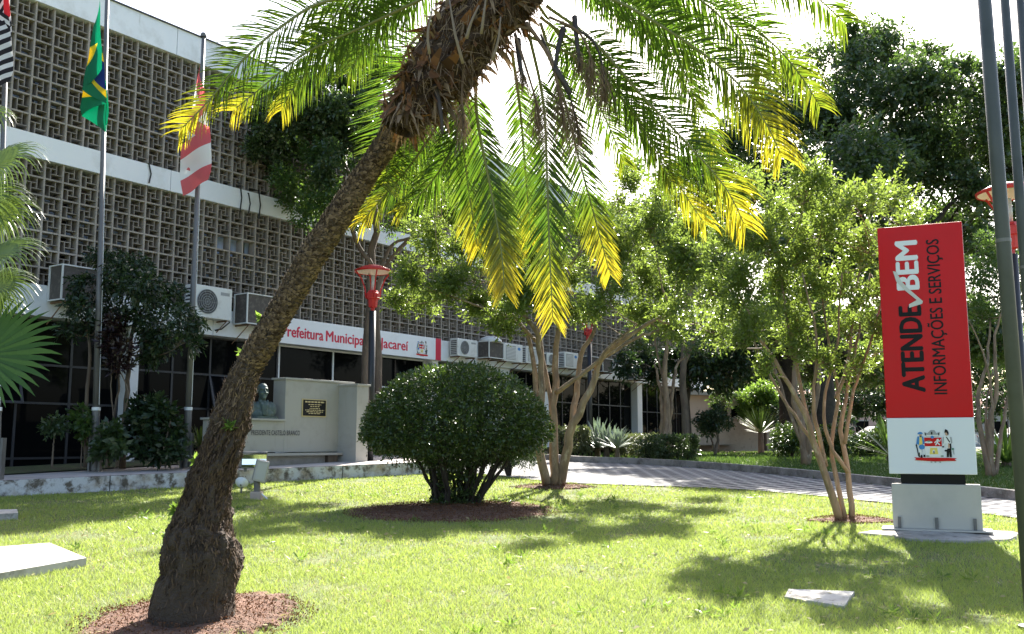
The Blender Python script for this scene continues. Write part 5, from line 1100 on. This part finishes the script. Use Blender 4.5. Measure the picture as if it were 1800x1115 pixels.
plant('leafy_shrub', P(185, 820, 20.3), 'dull green large leaved shrub right of the first flagpole', 'shrub', [st3([(188, 822), (188, 770), (190, 740)], 20.4, 0, .02, .01), st3([(185, 822), (192, 780)], 20.4, 0, .015, .01)], pxclumps([(190, 770, 18), (200, 755, 16), (185, 790, 16), (205, 785, 14)], 20.4, .2, 12), 'figleaf', 150, .18, 6, .17, 'shrubs in the planting bed', 'darkbark', .5, droop=.4)
plant('young_tree', P(92, 820, 20.2), 'thin young tree with one small tuft low by the dark glass', 'tree', [st3([(91, 822), (94, 780), (97, 760)], 20.2, 0, .022, .012)], pxclumps([(90, 750, 15), (105, 748, 13), (97, 738, 12)], 20.2, .15, 13), 'figleaf', 110, .15, 6, .1, None, 'darkbark', .45, droop=.4)
plant('young_tree', P(140, 820, 20.6), 'young plant with light green leaves close behind the first flagpole', 'tree', [st3([(142, 822), (145, 760), (146, 720)], 20.6, 0, .015, .008)], pxclumps([(145, 745, 16), (140, 725, 12), (155, 760, 12)], 20.6, .15, 14), 'figlit', 80, .18, 6, .14, None, 'darkbark', .5, droop=.4)
def rosette(name, base, label, n, l, w_, m, seed, spread=.9, trunk=0, cat='plant', group=None, droop=.25, mid=.5):
    R_ = random.Random(seed); t = thing(name, base, label, cat, group); q = []; c = np.array(base) + ZZ * trunk
    for i in range(n):
        a = R_.uniform(0, 6.283); e = R_.uniform(.1, 1.35) ; d_ = np.array([math.cos(a) * math.cos(e), math.sin(a) * math.cos(e), math.sin(e)]); d_[2] = max(.05, d_[2]); sd = unit(np.cross(d_, ZZ)); p = c + d_ * .03; ll = l * R_.uniform(.75, 1.1); prev = (p - sd * w_ * .5, p + sd * w_ * .5)
        for g in range(1, 6):
            f = g / 5; d_ = unit(d_ - ZZ * droop * .3 * f); p = p + d_ * ll / 5; wdt = w_ * (1 - abs(f - mid) * .5) * (1 if f < .95 else .15); cur = (p - sd * wdt, p + sd * wdt); q.append([prev[0], prev[1], cur[1], cur[0]]); prev = cur
    npmesh('leaves', q, 4, M[m], t); b = MB(); b.tube([np.array(base) - ZZ * .05, c + ZZ * .05], [.09 * l + .03, .07 * l + .02], 8); b.build('stem', M['darkbark'], t); return t
rosette('yucca_plant', np.array([P(350, 818, 21.8)[0], 21.8, float(zt(21.8))]), 'pale green yucca tuft between second flagpole and palm trunk', 46, .5, .022, 'fanleaf', 1, trunk=.45, group='spiky rosette plants')

# ------------------------------------------------------------------ plants across the path
def ballbush(name, u, v, Y, clumps, label, leaf, n, s, group, cat='bush', trunk=None, k=5):
    base = np.array([P(u, v, Y)[0], Y, float(zg(Y))]); cl = pxclumps(clumps, Y, .25, n); st = [([base - ZZ * .05, base + np.array([rs.uniform(-.15, .15), 0, .35]), np.array(c[:3])], .04, .015) for c in cl[:5]]
    return plant(name, base, label, cat, st, cl, leaf, n, .16, k, s, group, 'blackbark', .5, .3, .9, 0, 1, .1, .1, links=False)
def boxhedge(u0, u1, v0, v1, Y, dep, label, leaf, n, s, group):
    x0, x1 = P(u0, 778, Y)[0], P(u1, 778, Y)[0]; zt_, zb2 = P(u0, v0, Y)[2], P(u0, v1, Y)[2]; base = np.array([(x0 + x1) / 2, Y + dep / 2, float(zg(Y))])
    t = thing('box_hedge', base, label, 'hedge', group); b = MB()
    for i in range(6): 
        xx = x0 + (x1 - x0) * (i + .5) / 6; limb(b, [np.array([xx * .4 + base[0] * .6, Y + dep / 2, base[2] - .05]), np.array([xx, Y + dep / 2, zb2]), np.array([xx, Y + dep / 2, zt_ - .15])], .04, .012, 6)
    b.build('stem', M['blackbark'], t); p = RN.random((n, 3)); ax = RN.integers(0, 3, n); sdv = RN.integers(0, 2, n); 
    for i in range(3): p[ax == i, i] = np.where(sdv[ax == i] == 1, 1 - .14 * RN.random((ax == i).sum()), .14 * RN.random((ax == i).sum()))
    d = p - .5; wob = np.array([.06 * noise.noise(Vector(q * 6)) for q in p]); p = p + d * wob[:, None] * 2
    W = np.array([x0, Y, zb2]) + p * np.array([x1 - x0, dep, zt_ - zb2]); npmesh('crown', sprays(W, d + RN.normal(size=d.shape) * .4, .14, 5, s, .5, .1), 4, M[leaf], t)
GH = 'clipped hedges across the path'
boxhedge(975, 1035, 752, 792, 32.5, 1.2, 'clipped sunlit box hedge behind the stems of the myrtle tree', 'greyhedge', 1200, .09, GH)
boxhedge(1090, 1165, 766, 796, 32.5, 1.3, 'long clipped hedge with pale top right of the silvery plants', 'greyhedge', 1200, .09, GH)
boxhedge(1160, 1226, 768, 800, 30.2, 1.2, 'darker clipped hedge in front of the tan stemmed myrtle bundle', 'hedgeleaf', 1200, .09, GH)
ballbush('round_bush', 1140, 808, 30.0, [(1135, 790, 20), (1150, 780, 18)], 'small dark bush at the left end of the darker clipped hedge', 'hedgeleaf', 300, .09, GH)
boxhedge(655, 735, 762, 800, 27.6, .8, 'loose variegated hedge between the street lamp and clipped bush', 'greyhedge', 1100, .09, GH)
ballbush('round_bush', 895, 838, 23.4, [(890, 790, 34), (915, 800, 28), (870, 800, 24), (935, 790, 24), (900, 770, 24)], 'small leafy bush on a stubby trunk at the path edge behind the clipped bush', 'hedgeleaf', 900, .07, GH)
GA = 'spiky rosette plants'
for u, Y, l, lb in ((1050, 33.5, 1.0, 'silvery spiky rosette behind the middle street lamp'), (1066, 33.0, .95, 'silvery spiky rosette next to the middle street lamp'), (1085, 31.5, .7, 'small upright silvery rosette left of the pale topped hedge')):
    rosette('agave_plant', np.array([P(u, 790, Y)[0], Y, float(zg(Y))]), lb, 60, l, .045, 'paleleaf', int(u), trunk=.35, group=GA)
rosette('yucca_plant', np.array([P(1338, 790, 43)[0], 43, float(zg(43))]), 'spiky yucca in front of the tan wall building', 90, 1.3, .03, 'figlit', 3, trunk=.9, group=GA, droop=.1)
rosette('agave_plant', np.array([P(1565, 790, 30)[0], 30, float(zg(30))]), 'large dark green agave just left of the totem', 46, 1.35, .05, 'figlit', 5, trunk=.15, group=GA, droop=.1)
rosette('agave_plant', np.array([P(1768, 800, 27)[0], 27, float(zg(27))]), 'large agave with long leaves between totem and grey poles', 50, 1.4, .05, 'figlit', 6, trunk=.1, group=GA, droop=.15)
plant('small_tree', P(1268, 800, 38), 'small tree with a dense dark blue green umbrella crown by the tan wall', 'tree', [st3([(1256, 802), (1262, 770), (1258, 740)], 38, 0, .07, .04), st3([(1258, 800), (1250, 770)], 38, 0, .05, .03)], pxclumps([(1235, 742, 16), (1255, 738, 20), (1275, 742, 14), (1245, 755, 14), (1262, 722, 12)], 38, .4, 15), 'darkleaf', 520, .2, 6, .13, 'broad leaved garden trees', 'darkbark')
plant('small_tree', P(1330, 790, 52), 'bright green small leaved tree by the end of the tan wall', 'tree', [st3([(1345, 792), (1345, 750), (1340, 700)], 52, 0, .1, .04)], pxclumps([(1320, 700, 22), (1350, 710, 26), (1310, 725, 16), (1375, 720, 20), (1340, 690, 22), (1365, 740, 16)], 52, .8, 16), 'brightleaf', 900, .3, 6, .2, 'broad leaved garden trees', 'darkbark')
plant('sapling', P(1275, 800, 44), 'thin sapling with sparse reddish leaves before the slot windows', 'tree', [st3([(1262, 796), (1264, 740), (1272, 700)], 44, 0, .05, .02)], pxclumps([(1262, 700, 16), (1280, 690, 14), (1270, 715, 14), (1255, 690, 10)], 44, .4, 17), 'figleaf', 130, .25, 6, .16, None, 'darkbark')
for i, (u, v, Y, cl, lb) in enumerate(((1390, 800, 33, [(1385, 768, 26), (1405, 775, 24), (1375, 785, 20)], 'dark round bush left of the second myrtle beyond the path'), (1465, 800, 33.5, [(1455, 770, 24), (1480, 775, 26), (1470, 790, 22)], 'dark round bush right of the second myrtle beyond the path'), (1530, 800, 34, [(1525, 785, 26), (1550, 775, 26), (1510, 795, 18)], 'dark round bush in front of the silver car, left of the totem'))):
    ballbush('round_bush', u, v, Y, cl, lb, 'bushleaf', 700, .1, 'dark round bushes', k=6)
Yg = 37
SG = [st3([(1452, 800), (1450, 700), (1445, 600), (1460, 480), (1480, 350), (1500, 200)], Yg, .5, .42, .14), st3([(1448, 640), (1500, 540), (1600, 440), (1680, 350)], Yg, -1, .25, .08), st3([(1458, 500), (1420, 380), (1400, 260)], Yg, -1, .18, .07), st3([(1480, 620), (1600, 500), (1720, 370), (1760, 300)], Yg, .5, .16, .05), st3([(1480, 350), (1560, 250), (1600, 180)], Yg, 1, .15, .05), st3([(1560, 480), (1660, 400), (1700, 330), (1690, 250)], Yg, 1, .1, .04)]
cG = pxclumps([(1400, 150, 66), (1350, 200, 50), (1480, 110, 66), (1550, 90, 56), (1610, 150, 70), (1540, 200, 90), (1430, 240, 90), (1680, 240, 70), (1620, 290, 100), (1500, 320, 100), (1745, 180, 60), (1770, 260, 70), (1790, 130, 44), (1720, 320, 60), (1390, 370, 74), (1790, 380, 56), (1450, 440, 84), (1560, 440, 90), (1660, 420, 80), (1340, 300, 60), (1690, 120, 30), (1640, 90, 26), (1500, 60, 36), (1830, 220, 70), (1330, 420, 56), (1850, 330, 70), (1740, 430, 40), (1290, 240, 46), (1280, 320, 46), (1245, 290, 34), (1305, 180, 36), (1235, 245, 24), (1260, 370, 36), (1790, 170, 60), (1760, 130, 44), (1810, 250, 70), (1790, 320, 60), (1750, 220, 60), (1840, 120, 60)], Yg, 3.2, 20)
plant('fig_tree', P(1452, 800, Yg), 'huge dark spreading tree filling the sky above the right myrtle and totem', 'tree', SG, cG, 'figleaf', 27000, .42, 6, .19, 'broad leaved garden trees', 'blackbark', .55, .55, .85, 0, .55, .15, .1, r_link=.09, tufts=(26, .38, 6))
plant('broadleaf_tree', P(1215, 800, 37.5), 'mid green loose crowned tree standing between the spreading myrtle and the huge dark tree', 'tree', [st3([(1206, 806), (1204, 720), (1200, 640), (1205, 520), (1200, 420)], 37.5, 0, .17, .06), st3([(1203, 640), (1240, 540), (1260, 420)], 37.5, .3, .09, .03)], pxclumps([(1180, 375, 46), (1230, 335, 44), (1210, 430, 46), (1150, 425, 38), (1265, 400, 46), (1130, 370, 26), (1240, 470, 44), (1190, 480, 40), (1275, 340, 34), (1200, 300, 24)], 37.5, 1.6, 31), 'farleaf', 3600, .36, 7, .15, 'broad leaved garden trees', 'darkbark', .5, .6, .85, 0, 1, .12, .2, r_link=.04, tufts=(14, .3, 3))
plant('fig_tree', P(1388, 795, 44), 'second dark tree with a thick trunk behind the right myrtle', 'tree', [st3([(1388, 798), (1386, 700), (1380, 600), (1370, 500)], 44, .5, .5, .2), st3([(1386, 680), (1340, 600), (1300, 560)], 44, 0, .2, .08)], pxclumps([(1500, 640, 44), (1470, 590, 50), (1540, 590, 54), (1580, 640, 44), (1400, 560, 60), (1340, 600, 46), (1440, 650, 30), (1600, 560, 60), (1540, 660, 26), (1680, 560, 60), (1740, 600, 50)], 44, 2.5, 21), 'figleaf', 6000, .5, 6, .26, 'broad leaved garden trees', 'blackbark', .55)
plant('broadleaf_tree', P(1276, 800, 40), 'dark big leaved tree hanging over the far end of the town hall', 'tree', [st3([(1207, 790), (1206, 700), (1210, 620), (1250, 560)], 40, .5, .22, .1)], pxclumps([(1260, 610, 44), (1290, 640, 34), (1225, 620, 34), (1280, 590, 40), (1310, 600, 30), (1250, 660, 20), (1275, 675, 18), (1190, 630, 28), (1130, 625, 26), (1100, 640, 22), (1150, 650, 20), (1215, 660, 18)], 40, 1.4, 22), 'darkleaf', 2000, .4, 6, .2, 'broad leaved garden trees', 'blackbark', .6, droop=.4)
GT = 'trees far behind the garden'
for i, (u, Y, cl, lb, n, leaf) in enumerate((
    (1290, 70, [(1270, 640, 40), (1320, 620, 50), (1360, 640, 40), (1300, 580, 50), (1350, 560, 50), (1260, 560, 40), (1330, 680, 30), (1290, 690, 26)], 'hazy pale green tree behind the tan wall building', 3000, 'farleaf'),
    (1120, 60, [(1100, 400, 44), (1150, 380, 40), (1190, 430, 50), (1230, 420, 46), (1260, 480, 46), (1120, 460, 46), (1170, 320, 24), (1110, 300, 22), (1280, 420, 30)], 'tall thin crowned tree rising behind the spreading myrtle', 2600, 'farleaf'),
    (1530, 88, [(1500, 690, 34), (1540, 660, 40), (1580, 680, 36), (1480, 650, 36), (1560, 630, 40)], 'open crowned street tree behind the parked silver car', 2200, 'brightleaf'),
    (1740, 92, [(1700, 660, 40), (1750, 640, 46), (1790, 670, 40), (1730, 600, 46), (1800, 610, 50), (1680, 620, 40)], 'street tree far behind the agave and grey poles', 2500, 'farleaf'),
    (1640, 95, [(1600, 660, 46), (1650, 640, 50), (1620, 590, 50), (1680, 680, 36)], 'street tree far behind the red totem', 2200, 'farleaf'),
    (1400, 100, [(1380, 690, 46), (1430, 670, 50), (1400, 620, 50), (1450, 720, 30), (1350, 720, 30)], 'street tree far behind the round dark bushes', 2200, 'farleaf'),
    (1205, 95, [(1190, 620, 46), (1230, 640, 46), (1210, 570, 50)], 'distant tree beyond the corner of the town hall', 900, 'farleaf'))):
    c_ = pxclumps(cl, Y, 2.5, 30 + i); top = P(u, cl[0][1], Y)
    base = np.array([P(u, 780, Y)[0], Y, float(zg(Y))]); plant('street_tree', base, lb, 'tree', [([base - ZZ * .2, base + ZZ * 1.5, np.array([base[0] + .5, Y, (base[2] + top[2]) / 2 + .5]), top], .3, .08)], c_, leaf, n, .6, 6, .3, GT, 'darkbark', .6, .42, .9, .12, .5, r_link=.08)

for u, Y, cl, lb in ((1420, 50, [(1385, 735, 34), (1430, 720, 40), (1470, 740, 30), (1405, 700, 34)], 'tall dark shrub in the shade behind the second myrtle beyond the path'), (1520, 53, [(1490, 715, 30), (1525, 700, 36), (1560, 715, 32)], 'tall dark shrub in the shade left of the totem'),
        (1640, 52, [(1600, 730, 36), (1650, 720, 40), (1690, 735, 34)], 'tall dark shrub hidden behind the red totem'), (1770, 54, [(1725, 715, 30), (1770, 700, 36), (1810, 720, 36)], 'tall dark shrub behind the large agave right of the totem')):
    ballbush('tall_shrub', u, 795, Y, cl, lb, 'darkleaf', 900, .2, 'tall shade shrubs', k=6)
# ------------------------------------------------------------------ grass
def inside(poly, x, y):
    r = np.zeros(len(x), bool); n = len(poly); j = n - 1
    for i in range(n):
        xi, yi = poly[i]; xj, yj = poly[j]; r ^= ((yi > y) != (yj > y)) & (x < (xj - xi) * (y - yi) / (yj - yi + 1e-12) + xi); j = i
    return r
def grass(name, regions, hgt, m, keepf=None, frac=1.0):
    out = []
    for (y0, y1, dens, wdt, hs) in regions:
        xm = (y1 * .56 + .4); n = int((y1 - y0) * 2 * xm * dens * frac); x = RN.uniform(-xm, xm, n); y = RN.uniform(y0, y1, n); k = np.ones(n, bool)
        k &= inside(LAWN, x, y)
        for cx, cy, rx, ry in SOILS: 
            d2 = ((x - cx) / rx) ** 2 + ((y - cy) / ry) ** 2; k &= (d2 > 1.0 + .3 * RN.normal(size=n)) | ((RN.random(n) < .012) & (d2 > .3))
        for pl in SL: k &= ~inside(pl, x, y)
        if keepf is not None: k &= keepf(x, y)
        x, y = x[k], y[k]; n = len(x); a = RN.random(n) * 6.283; ln = RN.normal(size=(n, 2)) * .55; h = hs * hgt * RN.uniform(.55, 1.25, n); z = zg(y) - .004
        wv = np.stack([np.cos(a), np.sin(a), 0 * a], 1) * (wdt * RN.uniform(.7, 1.3, n))[:, None]; p = np.stack([x, y, z], 1); e = p + np.stack([ln[:, 0] * h, ln[:, 1] * h, h], 1)
        out.append(np.stack([p - wv, p + wv, e], 1))
    o = npmesh(name, np.concatenate(out), 3, M[m]); return struct(o, 'stuff')
SL = [[(-4.46, 10.38), (-5.38, 11.5), (-6.5, 10.7), (-6.2, 6.9), (-5.7, 7.6)], [(-7.3, 14.55), (-7.6, 15.1), (-9.2, 14.6), (-8.7, 13.7)], [(2.36, 8.62), (2.50, 8.98), (3.05, 8.86), (2.74, 8.22)], [q for q in ring]]
LAWN = [tuple(WL - wnv * .02), tuple(WR - wnv * .02)] + [tuple(q) for q in n1[3:]] + [(8, -2), (-18, -2)]
patch = lambda x, y: np.array([noise.noise((a * .9, b_ * .9, 3.3)) + .6 * noise.noise((a * 3.1, b_ * 3.1, 1.3)) for a, b_ in zip(x, y)])
REG = [(5.2, 7.5, 4600, .0026, 1), (7.5, 10, 3000, .0034, 1), (10, 14, 1700, .0048, 1), (14, 19, 850, .007, 1), (19, 25, 480, .01, 1)]
grass('grass', REG, .052, 'grassblade', lambda x, y: patch(x, y) > -.7 + .75 * RN.random(len(x)))
grass('dry_grass', REG, .034, 'drygrass', lambda x, y: patch(x, y) < .7 * RN.random(len(x)) - .1, .2)
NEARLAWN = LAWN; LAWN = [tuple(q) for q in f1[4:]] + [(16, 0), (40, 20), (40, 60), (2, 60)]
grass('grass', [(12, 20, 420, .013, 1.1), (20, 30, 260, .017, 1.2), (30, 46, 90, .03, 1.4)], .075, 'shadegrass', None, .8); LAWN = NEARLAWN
# crumbs of soil and mulch on the bare rings
cl = []
for cx, cy, rx, ry in SOILS:
    m = int(2600 * rx * ry) + 300; a = RN.random(m) * 6.283; r = np.sqrt(RN.random(m)) * 1.08; x, y = cx + rx * r * np.cos(a), cy + ry * r * np.sin(a); cl.append(np.stack([x, y, zg(y) + .02 + .07 * np.maximum(0, 1 - r * r)], 1))
c = np.concatenate(cl); struct(npmesh('soil_crumbs', sprays(c, RN.normal(size=c.shape) * np.array([1, 1, .5]), .01, 2, .019, .6, 0, .6, .5), 4, M['boot']), 'stuff')
# taller weeds in the turf
x = RN.uniform(-6, 7.5, 420); y = RN.uniform(5.4, 19, 420); k = inside(LAWN, x, y) & (np.array([noise.noise((a * .5, b_ * .5, 7.0)) for a, b_ in zip(x, y)]) > .05); c = np.stack([x[k], y[k], zg(y[k]) + .02], 1); c = np.repeat(c, 5, 0)
struct(npmesh('weeds', sprays(c + RN.normal(size=c.shape) * np.array([.02, .02, 0]), RN.normal(size=c.shape) * .7 + np.array([0, 0, .8]), .05, 3, .1, .16, .1, .5), 4, M['brightleaf']), 'stuff')
# leaf litter on the lawn
n = 1500; x = RN.uniform(-6, 7.5, n); y = RN.uniform(5.5, 20, n); k = inside(LAWN, x, y); x, y = x[k], y[k]; c = np.stack([x, y, zg(y) + .035], 1)
struct(npmesh('fallen_leaves', sprays(c, RN.normal(size=c.shape) * np.array([1, 1, .1]), .02, 1, .06, .5, 0, 2.0, .1), 4, M['drygrass']), 'stuff')
